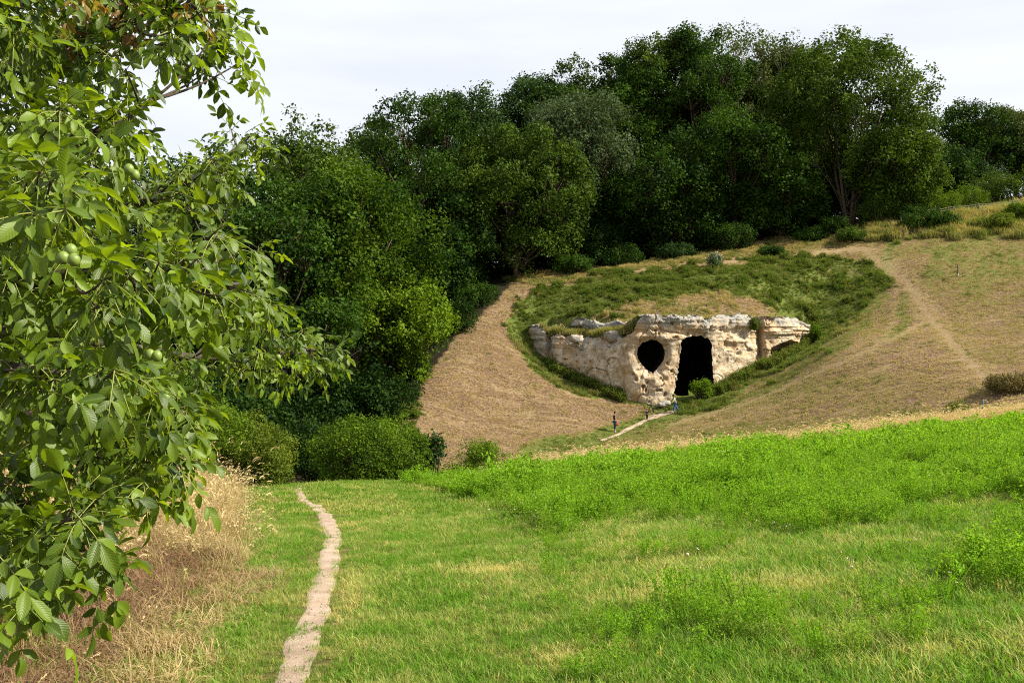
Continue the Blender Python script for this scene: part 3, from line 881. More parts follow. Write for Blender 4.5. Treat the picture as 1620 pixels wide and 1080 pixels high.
FM_dark = foliage_mat("leaves_deep_green", (0.007, 0.027, 0.003), (0.074, 0.16, 0.014))
FM_olive = foliage_mat("leaves_olive", (0.014, 0.04, 0.004), (0.11, 0.19, 0.018))
FM_bright = foliage_mat("leaves_fresh_green", (0.018, 0.056, 0.004), (0.18, 0.3, 0.016), 0.38)
FM_grey = foliage_mat("leaves_silver_green", (0.03, 0.056, 0.02), (0.14, 0.21, 0.09))
FM_pale = foliage_mat("leaves_pale_green", (0.038, 0.064, 0.014), (0.16, 0.21, 0.055))
FM_blue = foliage_mat("leaves_cool_green", (0.011, 0.034, 0.008), (0.07, 0.14, 0.03))
FM_yel = foliage_mat("leaves_yellow_green", (0.05, 0.085, 0.008), (0.20, 0.27, 0.030), 0.4)
M_white = plain_mat("white_petals", (0.75, 0.75, 0.68), 0.8, 0.08, 5)

M_ashbark = plain_mat("ash_bark", (0.15, 0.125, 0.085), 0.9, 0.4, 6, 0.15, 0.5)
WOOD = "trees of the wood behind the hillside"
HOLLOW = "trees in the hollow on the left"
T = [
    # name, label, u, Y, v_top, W, mat, kwargs
    ("broadleaf_tree", "bright yellow-green broadleaf tree at the left foot of the mown slope", 560, 90, 262, 19.5, FM_bright, dict(cb=0.0, nlobe=24, nleaf=42000, rad=(0.14, 0.22), group=HOLLOW, leaf=0.34, tint0=0.26, top=0.85)),
    ("broadleaf_tree", "dark olive tree with airy top rising just right of the walnut branches", 465, 100, 186, 19.5, FM_olive, dict(cb=0.1, group=HOLLOW, top=0.85)),
    ("broadleaf_tree", "small deep-green tree at the left end of the mown slope", 622, 92, 420, 11.7, FM_bright, dict(cb=0.0, group=HOLLOW, nleaf=20000, tint0=0.85, leaf=0.33)),
    ("broadleaf_tree", "deep green tree seen through the gap beside the walnut", 340, 88, 235, 20.8, FM_dark, dict(cb=0.05, group=HOLLOW)),
    ("broadleaf_tree", "dark tree low behind the walnut's lower twigs", 230, 84, 300, 23.4, FM_dark, dict(cb=0.0, group=HOLLOW)),
    ("broadleaf_tree", "dark tree farthest left behind the walnut", 60, 82, 280, 20.0, FM_dark, dict(cb=0.0, group=HOLLOW)),
    ("broadleaf_tree", "rounded olive-green tree at the head of the mown slope with pale trunk", 815, 117, 196, 19.5, FM_olive, dict(cb=0.02, nlobe=22, nleaf=36000, group=WOOD, top=0.85)),
    ("broadleaf_tree", "deep green tree behind the bright tree, left of the round olive tree", 665, 118, 150, 18.9, FM_dark, dict(cb=0.1, group=WOOD)),
    ("broadleaf_tree", "cool green tree whose crown tops the wood left of the silvery one", 770, 132, 140, 18.2, FM_blue, dict(cb=0.1, group=WOOD)),
    ("broadleaf_tree", "silvery grey-green willow-like tree amid the wood", 912, 128, 142, 18.2, FM_grey, dict(cb=0.25, group=WOOD, leaf=0.36, rad=(0.13, 0.2))),
    ("broadleaf_tree", "deep green tree behind the silvery one, crown just showing above", 860, 142, 118, 16.9, FM_blue, dict(cb=0.2, group=WOOD)),
    ("broadleaf_tree", "dark tree beginning the tall part of the skyline", 975, 138, 78, 17.6, FM_dark, dict(cb=0.1, group=WOOD)),
    ("broadleaf_tree", "tall olive tree second from left on the tall skyline", 1040, 140, 58, 16.2, FM_olive, dict(cb=0.15, group=WOOD, top=0.85, tint0=0.4)),
    ("broadleaf_tree", "tall deep green tree with pointed top mid skyline", 1100, 138, 46, 15.6, FM_dark, dict(cb=0.15, group=WOOD, top=0.85)),
    ("broadleaf_tree", "tall sparse pale-leaved tree with stems showing on the skyline", 1180, 146, 38, 15.0, FM_pale, dict(cb=0.25, group=WOOD, nleaf=11000, bark=M_barkpale, stems=3, top=0.85)),
    ("broadleaf_tree", "thin half-bare tree with twigs above the skyline", 1243, 146, 62, 13.0, FM_pale, dict(cb=0.3, group=WOOD, nleaf=7000, bark=M_barkpale, stems=4, top=0.85)),
    ("ash_tree", "broad many-stemmed ash with domed crown at the wood's right end", 1345, 130, 48, 23.5, FM_olive, dict(cb=0.10, nlobe=54, nleaf=52000, rad=(0.10, 0.16), stems=8, bark=M_ashbark, group=WOOD, tint0=0.62, top=0.85, trunk_r=0.62, leaf=0.40)),
    ("broadleaf_tree", "low tree with drooping yellowish boughs under the ash's right side", 1425, 127, 215, 12.3, FM_olive, dict(cb=0.05, group=WOOD, nleaf=16000, tint0=0.8)),
    ("broadleaf_tree", "deep green maple-like tree in front of the tall skyline, left of the ash", 1165, 129, 168, 19.5, FM_dark, dict(cb=0.02, group=WOOD, nleaf=32000, nlobe=20, tint0=0.55)),
    ("broadleaf_tree", "dark low tree at the wood edge above the cave", 1045, 127, 215, 18.2, FM_dark, dict(cb=0.0, group=WOOD, tint0=0.4)),
    ("broadleaf_tree", "small dark tree in the shade between olive tree and cave hill", 960, 131, 270, 15.6, FM_dark, dict(cb=0.0, group=WOOD, tint0=0.3)),
    ("broadleaf_tree", "small leafy tree at the wood edge left of the ash stems", 1235, 128, 262, 12.3, FM_dark, dict(cb=0.0, group=WOOD, tint0=0.5, nleaf=15000)),
    ("broadleaf_tree", "dark rounded tree right of the ash across the gap", 1530, 158, 166, 16.9, FM_dark, dict(cb=0.05, group=WOOD, tint0=0.45)),
    ("broadleaf_tree", "pale-tipped tree at the right edge of the photo", 1605, 160, 172, 16.9, FM_pale, dict(cb=0.05, group=WOOD, tint0=0.3)),
    ("broadleaf_tree", "low dark tree filling the gap right of the ash", 1475, 152, 235, 15.6, FM_dark, dict(cb=0.0, group=WOOD, tint0=0.4)),
    ("broadleaf_tree", "olive tree just showing its left side at the right frame edge", 1700, 158, 190, 18.2, FM_olive, dict(cb=0.05, group=WOOD)),
    ("broadleaf_tree", "dark tree deep in the wood behind the maple-like tree", 1130, 152, 110, 19.5, FM_dark, dict(cb=0.0, group=WOOD, nleaf=14000, tint0=0.3)),
    ("broadleaf_tree", "dark tree deep in the wood behind the ash", 1300, 156, 120, 20.8, FM_dark, dict(cb=0.0, group=WOOD, nleaf=14000, tint0=0.3)),
    ("broadleaf_tree", "dark tree deep in the wood behind the silvery one", 905, 150, 190, 23.4, FM_dark, dict(cb=0.0, group=WOOD, nleaf=14000, tint0=0.3)),
    ("broadleaf_tree", "dark tree deep in the hollow behind the bright tree", 560, 122, 235, 23.4, FM_dark, dict(cb=0.0, group=HOLLOW, nleaf=16000, tint0=0.35)),
    ("broadleaf_tree", "dark tree deep in the wood behind the round olive tree", 720, 140, 215, 23.4, FM_dark, dict(cb=0.0, group=WOOD, nleaf=14000, tint0=0.35)),
    ("broadleaf_tree", "dark tree in the back row left of the ash's crown", 1200, 150, 105, 15, FM_dark, dict(cb=0.0, group=WOOD, nleaf=14000, tint0=0.35)),
    ("broadleaf_tree", "dark tree in the back row above the thistle clump", 1060, 150, 130, 16, FM_dark, dict(cb=0.0, group=WOOD, nleaf=14000, tint0=0.3)),
    ("broadleaf_tree", "shaded tree behind the round olive tree's right side", 905, 136, 285, 14, FM_dark, dict(cb=0.0, group=WOOD, nleaf=14000, tint0=0.3)),
    ("broadleaf_tree", "shaded tree in the dark hollow below the bright tree's left", 430, 80, 330, 15, FM_dark, dict(cb=0.0, group=HOLLOW, nleaf=20000, tint0=0.45)),
    ("broadleaf_tree", "shaded tree between bright tree and olive tree", 700, 112, 300, 12, FM_dark, dict(cb=0.0, group=WOOD, nleaf=18000, tint0=0.3)),
    ("broadleaf_tree", "olive tree filling the skyline between bright tree and dark wood", 610, 126, 186, 15, FM_olive, dict(cb=0.1, group=WOOD, tint0=0.4)),
    ("broadleaf_tree", "deep green skyline tree left of the cool green one", 715, 130, 143, 15, FM_dark, dict(cb=0.1, group=WOOD)),
    ("broadleaf_tree", "cool green skyline tree between the cool and the dark tall trees", 830, 138, 128, 15, FM_blue, dict(cb=0.1, group=WOOD)),
    ("broadleaf_tree", "olive skyline tree where the wood steps up", 935, 142, 98, 13, FM_olive, dict(cb=0.1, group=WOOD, tint0=0.35)),
    ("broadleaf_tree", "dark skyline tree left of the sparse pale one", 1135, 144, 58, 14, FM_dark, dict(cb=0.1, group=WOOD)),
    ("broadleaf_tree", "dark skyline tree behind the half-bare one", 1225, 150, 78, 15, FM_olive, dict(cb=0.1, group=WOOD, tint0=0.4)),
    ("broadleaf_tree", "deep green skyline tree at the very start of the tall part", 955, 144, 88, 14, FM_dark, dict(cb=0.1, group=WOOD)),
    ("broadleaf_tree", "deep green skyline tree between the tall olive and the pointed one", 1070, 146, 56, 14, FM_dark, dict(cb=0.1, group=WOOD)),
    ("broadleaf_tree", "deep green skyline tree just left of the ash crown", 1270, 148, 70, 14, FM_dark, dict(cb=0.1, group=WOOD)),
    ("broadleaf_tree", "deep green tree linking silver and tall trees", 890, 140, 122, 13, FM_dark, dict(cb=0.1, group=WOOD)),
]
for i, (nm, lab, u, Y, vt, W, mt, kw) in enumerate(T):
    kw = dict(kw); g = kw.pop("group")
    make_tree(nm, lab, "tree", g, u, Y, vt, W, mt, 100 + i * 7, **kw)

# bushes
FM_brown = foliage_mat("leaves_brownish", (0.06, 0.055, 0.02), (0.22, 0.18, 0.07))
make_bush("round_bush", "large dense rounded dark bush beside the end of the footpath", 592, 50.5, 7.1, 3.9, FM_bright, 301, nleaf=42000, leaf=0.125, nlobe=26, tint0=0.5, rad=(0.16, 0.25))
make_bush("round_bush", "low feathery green bush right of the large rounded bush", 758, 54.5, 4.8, 2.7, FM_bright, 302, nleaf=14000, leaf=0.10, tint0=0.7)
make_bush("round_bush", "small low green bush between the feathery bush and the straw strip", 820, 55, 1.6, 1.7, FM_bright, 303, nleaf=4000, leaf=0.09)
make_bush("shrub", "fresh light-green shrub above the tall dry grass left of the path's end", 402, 43, 4.4, 3.3, FM_yel, 304, nleaf=20000, leaf=0.11, tint0=0.6)
make_bush("shrub", "green shrub behind the light-green one, under the dark wood", 500, 62, 5.5, 4.2, FM_dark, 305, nleaf=14000, leaf=0.15, tint0=0.2)
make_bush("shrub", "tall scrub seen below the walnut's long branch", 290, 40, 5.0, 4.4, FM_bright, 306, nleaf=22000, leaf=0.11, tint0=0.55)
make_bush("shrub", "broad scrub far left under the walnut", 190, 36, 7.0, 4.2, FM_olive, 307, nleaf=20000, leaf=0.12, tint0=0.5)
make_bush("shrub", "scrub at the left frame edge behind the walnut leaves", 20, 30, 6.0, 3.5, FM_olive, 308, nleaf=14000, leaf=0.12, tint0=0.5)
make_bush("shrub", "dark undergrowth at the foot of the bright broadleaf tree", 610, 84, 6.0, 3.2, FM_dark, 309, nleaf=10000, leaf=0.2, tint0=0.3)
make_bush("shrub", "spray of large leaves sticking out right of the rounded bush", 686, 52.0, 1.5, 2.9, FM_blue, 310, nleaf=1100, leaf=0.2, lift=1.2, nlobe=5)
make_bush("cave_shrub", "bright green shrub growing in the cave doorway", 1109, 95.6, 2.0, 2.0, FM_bright, 311, nleaf=3500, leaf=0.15, tint0=0.85)
make_bush("rock_shrub", "small yellow-green shrub rooted in the rock top right of the doorway", 1194, 99.2, 1.1, 1.1, FM_yel, 312, nleaf=1500, leaf=0.12, base=P(1194, 521, 98.9))
make_bush("rock_shrub", "green shrub at the right end of the rock", 1289, 103.5, 1.7, 1.8, FM_bright, 313, nleaf=2500, leaf=0.15)
make_bush("thistle_clump", "pale-topped thistle clump standing alone on the crest above the cave", 1130, 113.5, 2.0, 1.8, FM_grey, 314, nleaf=3000, leaf=0.14, cat="plant", tint0=0.75, flowers=(500, M_white, 0.12))
for i, (u, Y, W, Hh, mt, lab, tn) in enumerate([
    (1320, 124, 4.5, 2.0, FM_dark, "low dark bush at the foot of the ash stems", 0.5),
    (1285, 123.5, 4.6, 1.5, FM_dark, "dark bush left of the ash stems on the crest", 0.5),
    (1395, 125, 5.5, 4.0, FM_olive, "olive bush right of the ash stems", 0.5),
    (1440, 124.5, 4.5, 2.3, FM_dark, "dark green bush by the white flower on the ridge", 0.6),
    (1478, 128, 6.0, 4.2, FM_bright, "fresh green thicket on the ridge behind the fence's left end", 0.65),
    (1525, 134, 6.5, 4.4, FM_bright, "fresh green thicket behind the middle of the fence", 0.55),
    (1585, 140, 8.5, 5.0, FM_olive, "olive thicket behind the fence near the right edge", 0.7),
    (1640, 138, 8.0, 4.6, FM_bright, "green thicket cut by the right frame edge", 0.5),
    (1440, 120.5, 4.2, 1.7, FM_dark, "small dark bush in the tall grass at the ridge's left", 0.55),
    (1487, 120, 4.4, 2.3, FM_dark, "dark rounded bush in the tall ridge grass before the fence", 0.55),
    (1578, 118.5, 4.6, 1.7, FM_yel, "yellow-green bramble before the fence", 0.6),
    (1612, 120.5, 3.6, 2.0, FM_bright, "glossy bramble at the right edge before the fence", 0.6),
    (1350, 120.5, 4.6, 1.2, FM_olive, "low green bush on the crest above the cave's right", 0.5),
    (1225, 118.5, 4.0, 0.6, FM_dark, "flat dark bramble patch on the crest", 0.5),
    (1160, 124, 6.5, 3.0, FM_dark, "dark undergrowth along the wood edge above the cave", 0.5),
    (1070, 121.5, 5.0, 1.6, FM_blue, "dull green undergrowth left of the thistle clump", 0.5),
    (985, 122, 6.0, 2.4, FM_dark, "shaded undergrowth at the wood edge above the left rock", 0.4),
    (905, 117.5, 5.0, 2.2, FM_dark, "undergrowth beneath the round olive tree", 0.45),
    (760, 108, 5.0, 2.2, FM_dark, "undergrowth at the upper left border of the mown slope", 0.5),
    (720, 102, 5.0, 3.0, FM_dark, "dark undergrowth beside the bright tree at the slope border", 0.4),
    (655, 92, 3.2, 2.0, FM_blue, "low bush at the lower left corner of the mown slope", 0.5),
    (1612, 73, 4.8, 0.95, FM_brown, "brownish mound of scrub at the right edge behind the lucerne", 0.75)]):
    make_bush("bush", lab, u, Y, W, Hh, mt, 330 + i, nleaf=int(2600 + 900 * W), leaf=0.19 if Y > 100 else 0.15, tint0=tn, nlobe=9)
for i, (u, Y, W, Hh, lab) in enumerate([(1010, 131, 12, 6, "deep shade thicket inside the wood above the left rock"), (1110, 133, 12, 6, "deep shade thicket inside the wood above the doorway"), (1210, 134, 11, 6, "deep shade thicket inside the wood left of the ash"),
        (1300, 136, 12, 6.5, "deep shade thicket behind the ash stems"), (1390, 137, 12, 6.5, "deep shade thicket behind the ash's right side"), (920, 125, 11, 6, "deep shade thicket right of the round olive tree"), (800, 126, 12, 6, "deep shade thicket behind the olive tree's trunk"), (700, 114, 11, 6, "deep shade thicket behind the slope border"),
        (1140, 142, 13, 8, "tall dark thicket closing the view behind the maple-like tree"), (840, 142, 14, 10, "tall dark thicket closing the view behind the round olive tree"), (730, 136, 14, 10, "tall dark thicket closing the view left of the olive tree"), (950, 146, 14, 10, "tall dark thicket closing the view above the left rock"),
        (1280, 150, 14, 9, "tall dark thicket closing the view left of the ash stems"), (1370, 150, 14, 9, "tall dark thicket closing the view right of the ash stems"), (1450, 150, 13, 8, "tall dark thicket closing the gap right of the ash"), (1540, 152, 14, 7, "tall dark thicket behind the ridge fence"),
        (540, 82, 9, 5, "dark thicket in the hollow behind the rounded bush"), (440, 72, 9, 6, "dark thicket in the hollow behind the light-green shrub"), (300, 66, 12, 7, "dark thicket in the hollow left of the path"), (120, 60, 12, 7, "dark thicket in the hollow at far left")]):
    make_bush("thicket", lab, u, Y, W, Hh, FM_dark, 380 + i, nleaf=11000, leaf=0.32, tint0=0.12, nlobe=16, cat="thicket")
make_bush("sapling", "thin-leaved yellow-green sapling behind the purple flowers at right", 1516, 63, 2.2, 1.8, FM_yel, 360, nleaf=900, leaf=0.13, cat="sapling", nlobe=9, rad=(0.13, 0.2))

# ------------------------------------------------------------------ grasses and crops (uncountable)
def tuft_mesh(name, mat, seed, n, h, rad, wid, bend, heads=0, tint=(0.2, 0.9), headlen=0.12, upright=0.5):
    r = np.random.default_rng(seed); mb = MB()
    for i in range(n):
        a = r.uniform(0, 2 * np.pi); d = rad * math.sqrt(r.uniform()); x0 = np.array([math.cos(a) * d, math.sin(a) * d, -0.02])
        hh = r.uniform(*h); b = r.uniform(0, 2 * np.pi); lean = np.array([math.cos(b), math.sin(b), 0]) * bend * hh * r.uniform(0.3, 1.2)
        s = np.array([-math.sin(b + r.uniform(-1, 1)), math.cos(b), 0]); s /= np.linalg.norm(s); w = wid * r.uniform(0.6, 1.3)
        p1 = x0 + lean * 0.3 + np.array([0, 0, hh * 0.55]); p2 = x0 + lean * upright + lean * 0.5 + np.array([0, 0, hh * (1 - 0.25 * bend)])
        t = r.uniform(*tint)
        mb.add([x0 - s * w / 2, x0 + s * w / 2, p1 + s * w * 0.42, p1 - s * w * 0.42, p2], [(0, 1, 2, 3)], [(3, 2, 4)], tint=[t * 0.75, t * 0.75, t, t, min(1, t * 1.15)])
        if i < heads:
            dirn = (p2 - p1); dirn /= np.linalg.norm(dirn)
            for kk in range(5):
                c = p2 + (dirn + np.array([0, 0, -0.16 * kk])) * headlen * (kk * 0.22 - 0.3); e = r.normal(0, 1, 3); e /= np.linalg.norm(e)
                f = np.cross(dirn, e); hw = headlen * 0.11
                mb.add([c - dirn * headlen * 0.2, c + f * hw, c + dirn * headlen * 0.2, c - f * hw], [(0, 1, 2, 3)], tint=1.0)
    return mb.mesh(name, mat, smooth=False)

def leafy_mesh(name, mat, seed, stems, h, rad, leaf, nodes, flower=None):
    r = np.random.default_rng(seed); mb = MB()
    for i in range(stems):
        a = r.uniform(0, 2 * np.pi); d = rad * math.sqrt(r.uniform()); x0 = np.array([math.cos(a) * d, math.sin(a) * d, -0.02])
        hh = r.uniform(*h); tip = x0 + np.array([math.cos(a) * hh * 0.25 + r.normal(0, 0.05), math.sin(a) * hh * 0.25 + r.normal(0, 0.05), hh])
        s = np.array([1, 0, 0]) * 0.004
        mb.add([x0 - s, x0 + s, tip + s, tip - s], [(0, 1, 2, 3)], tint=0.3)
        k = r.uniform(0.15, 1.0, nodes) ** 0.7
        c = x0 + (tip - x0) * k[:, None] + r.normal(0, 0.025, (nodes, 3))
        for j in range(3):
            nr = rand_dirs(r, nodes) * 0.8 + np.array([0, 0, 0.7]); nr /= np.linalg.norm(nr, axis=1)[:, None]
            leaf_quads(mb, c + r.normal(0, leaf * 0.6, (nodes, 3)), nr, leaf, np.clip(0.05 + 0.85 * k + r.normal(0, 0.12, nodes), 0, 1), r, 0.5)  # lower leaves tinted darker, upper lighter: inner shade and highlights put in colour
        if flower and i < flower:
            leaf_quads(mb, tip + r.normal(0, 0.012, (5, 3)), rand_dirs(r, 5), 0.035, np.full(5, 0.5), r, 0.9)
            mb.m4[-1][:] = 1
    return mb

GM_lawn = foliage_mat("lawn_blade", (0.038, 0.105, 0.008), (0.175, 0.36, 0.030), 0.45, True, (0.60, 0.50, 0.21), lvl=1.4)
GM_luc = foliage_mat("lucerne_leaf", (0.042, 0.125, 0.006), (0.235, 0.46, 0.024), 0.48, True, (0.42, 0.36, 0.12), lvl=1.3)
GM_straw = foliage_mat("straw_blade", (0.34, 0.24, 0.10), (0.80, 0.64, 0.34), 0.3, True, (0.23, 0.125, 0.08), lvl=1.1)
GM_rough = foliage_mat("rough_grass_blade", (0.055, 0.095, 0.012), (0.215, 0.295, 0.050), 0.4, True, (0.52, 0.41, 0.20), lvl=1.1)
GM_nettle = foliage_mat("nettle_leaf", (0.040, 0.085, 0.010), (0.18, 0.28, 0.036), 0.4, True, (0.30, 0.22, 0.08))
M_purple = plain_mat("purple_petals", (0.42, 0.34, 0.52), 0.8, 0.2, 5)
M_yellow = plain_mat("yellow_petals", (0.80, 0.55, 0.04), 0.8, 0.15, 5)
M_clover = plain_mat("pale_clover_heads", (0.72, 0.60, 0.55), 0.8, 0.15, 5)

def protos(prefix, meshes):
    c = bpy.data.collections.new(prefix + "_sources")
    for i, m in enumerate(meshes):
        o = bpy.data.objects.new("%s_%s" % (prefix, "abcdefgh"[i]), m); c.objects.link(o)
    return c

def scatter(name, label, x, y, z, scale, dry, coll, nvar, seed, tilt=0.12, weights=None, cat=None):
    r = np.random.default_rng(seed); n = len(x)
    me = bpy.data.meshes.new(name); me.vertices.add(n)
    me.vertices.foreach_set("co", np.stack([x, y, z], 1).astype(np.float32).ravel())
    rot = np.stack([r.normal(0, tilt, n), r.normal(0, tilt, n), r.uniform(0, 6.283, n)], 1)
    for nm, ty, key, dat in (("rot", 'FLOAT_VECTOR', "vector", rot), ("scl", 'FLOAT', "value", scale), ("dryness", 'FLOAT', "value", np.clip(dry, 0, 1)),
                             ("pick", 'INT', "value", r.choice(nvar, n, p=weights))):
        a = me.attributes.new(nm, ty, 'POINT'); a.data.foreach_set(key, np.asarray(dat).astype(np.int32 if ty == 'INT' else np.float32).ravel())
    o = link(name, me)
    ng = bpy.data.node_groups.new(name + "_scatter", 'GeometryNodeTree')
    ng.interface.new_socket("Geometry", in_out='INPUT', socket_type='NodeSocketGeometry')
    ng.interface.new_socket("Geometry", in_out='OUTPUT', socket_type='NodeSocketGeometry')
    N, L = ng.nodes, ng.links
    gi, go = N.new("NodeGroupInput"), N.new("NodeGroupOutput")
    ci = N.new("GeometryNodeCollectionInfo"); ci.inputs["Collection"].default_value = coll
    ci.inputs["Separate Children"].default_value = True; ci.inputs["Reset Children"].default_value = True
    ip = N.new("GeometryNodeInstanceOnPoints"); ip.inputs["Pick Instance"].default_value = True
    def na(nm, ty):
        q = N.new("GeometryNodeInputNamedAttribute"); q.data_type = ty; q.inputs["Name"].default_value = nm; return q.outputs["Attribute"]
    e = N.new("FunctionNodeEulerToRotation")
    L.new(na("rot", 'FLOAT_VECTOR'), e.inputs[0]); L.new(e.outputs[0], ip.inputs["Rotation"])
    L.new(na("scl", 'FLOAT'), ip.inputs["Scale"]); L.new(na("pick", 'INT'), ip.inputs["Instance Index"])
    L.new(gi.outputs[0], ip.inputs["Points"]); L.new(ci.outputs[0], ip.inputs["Instance"]); L.new(ip.outputs[0], go.inputs[0])
    md = o.modifiers.new("scatter", 'NODES'); md.node_group = ng
    return tag(o, label, cat, kind="stuff")

def near_points(r, dens, y0, y1, margin=3.0):
    """random points over the visible ground between two distances"""
    A = (0.53 * (y0 + y1) + 2 * margin) * (y1 - y0); n = int(A * dens)
    y = r.uniform(y0, y1, n); w = 0.53 * y + margin
    x = r.uniform(-1, 1, n) * (0.53 * y1 + margin); k = np.abs(x) < w
    return x[k], y[k]

npth = np.array(near_path)
def path_clear(x, y, pad=0.0):
    d = seg_dist(x, y, [tuple(p[:2]) for p in npth]); w = np.interp(y, npth[:, 1], npth[:, 2]) * 0.5
    return d - w - pad
LUC = [(640,768),(720,786),(800,812),(860,846),(960,846),(1010,858),(1120,834),(1220,846),(1290,866),(1265,925),(1330,958),(1480,1030),(1640,1070),(1760,1080),(1760,620),(1200,660),(900,715),(700,750)]

col_lawn = protos("lawn_tuft", [tuft_mesh("lawn_tuft", GM_lawn, 10 + i, 34, (0.04, 0.105), 0.10, 0.0055, 0.75) for i in range(3)])
col_lawnf = protos("lawn_tuft_far", [tuft_mesh("lawn_tuft_far", GM_lawn, 20 + i, 26, (0.05, 0.14), 0.20, 0.015, 0.6) for i in range(3)])
def luc_mesh(i, big):
    mb = leafy_mesh("lucerne", None, 30 + i, 8 if not big else 7, (0.26, 0.5), 0.13, 0.034 if not big else 0.06, 10 if not big else 8)
    return mb.mesh("lucerne_plant", [GM_luc], smooth=False)
col_luc = protos("lucerne", [luc_mesh(i, False) for i in range(3)]); col_lucf = protos("lucerne_far", [luc_mesh(5 + i, True) for i in range(3)])
col_straw = protos("straw_tuft", [tuft_mesh("straw_tuft", GM_straw, 40 + i, 26, (0.45, 0.95), 0.16, 0.0055, 0.9, heads=9, tint=(0.25, 0.9), headlen=0.12) for i in range(3)])
col_mat = protos("matted_grass", [tuft_mesh("matted_grass", GM_straw, 50 + i, 36, (0.08, 0.28), 0.2, 0.007, 1.5, tint=(0.05, 0.8)) for i in range(3)])
col_rough = protos("rough_grass", [tuft_mesh("rough_grass", GM_rough, 60 + i, 40, (0.35, 0.85), 0.38, 0.035, 0.6, tint=(0.1, 0.95)) for i in range(3)])
col_nettle = protos("nettle", [leafy_mesh("n", None, 70 + i, 10, (0.4, 0.9), 0.35, 0.13, 9).mesh("nettle_plant", [GM_nettle], smooth=False) for i in range(3)])
col_short = protos("stubble", [tuft_mesh("stubble", GM_rough, 80 + i, 16, (0.06, 0.2), 0.25, 0.035, 1.0, tint=(0.1, 0.95)) for i in range(3)])
def flower_mesh(i, mt, n):
    mb = leafy_mesh("f", None, 90 + i, n, (0.35, 0.6), 0.2, 0.03, 3, flower=n); return mb.mesh("wild_flower", [GM_rough, mt], smooth=False)
col_purple = protos("purple_flower", [flower_mesh(i, M_purple, 7) for i in range(2)]); col_white = protos("white_flower", [flower_mesh(3 + i, M_white, 4) for i in range(2)])
col_yellow = protos("yellow_flower", [flower_mesh(6 + i, M_yellow, 4) for i in range(2)]); col_clover = protos("clover_flower", [flower_mesh(8 + i, M_clover, 3) for i in range(2)])

def pebble_mesh(i):
    th, ph = np.meshgrid(np.linspace(0, 2 * np.pi, 7, endpoint=False), np.linspace(0, np.pi, 5)); D = np.stack([np.sin(ph) * np.cos(th) * 1.3, np.sin(ph) * np.sin(th), np.cos(ph) * 0.6], -1).reshape(-1, 3)
    D = D * (1 + 0.35 * fbm(D[:, 0] + i * 5, D[:, 1], D[:, 2], seed=7, oct=2))[:, None]; ii = np.arange(35).reshape(5, 7)
    mb = MB(); mb.add(D, np.stack([ii[:-1], np.roll(ii[:-1], -1, 1), np.roll(ii[1:], -1, 1), ii[1:]], -1).reshape(-1, 4)); return mb.mesh("pebble", M_pebble)
M_pebble = plain_mat("pebble_stone", (0.42, 0.33, 0.26), 0.9, 0.3, 3)
col_peb = protos("pebble", [pebble_mesh(i) for i in range(3)])
def n4_(x, y):
    return fbm(x / 1.1, y / 1.1, seed=137, oct=2)

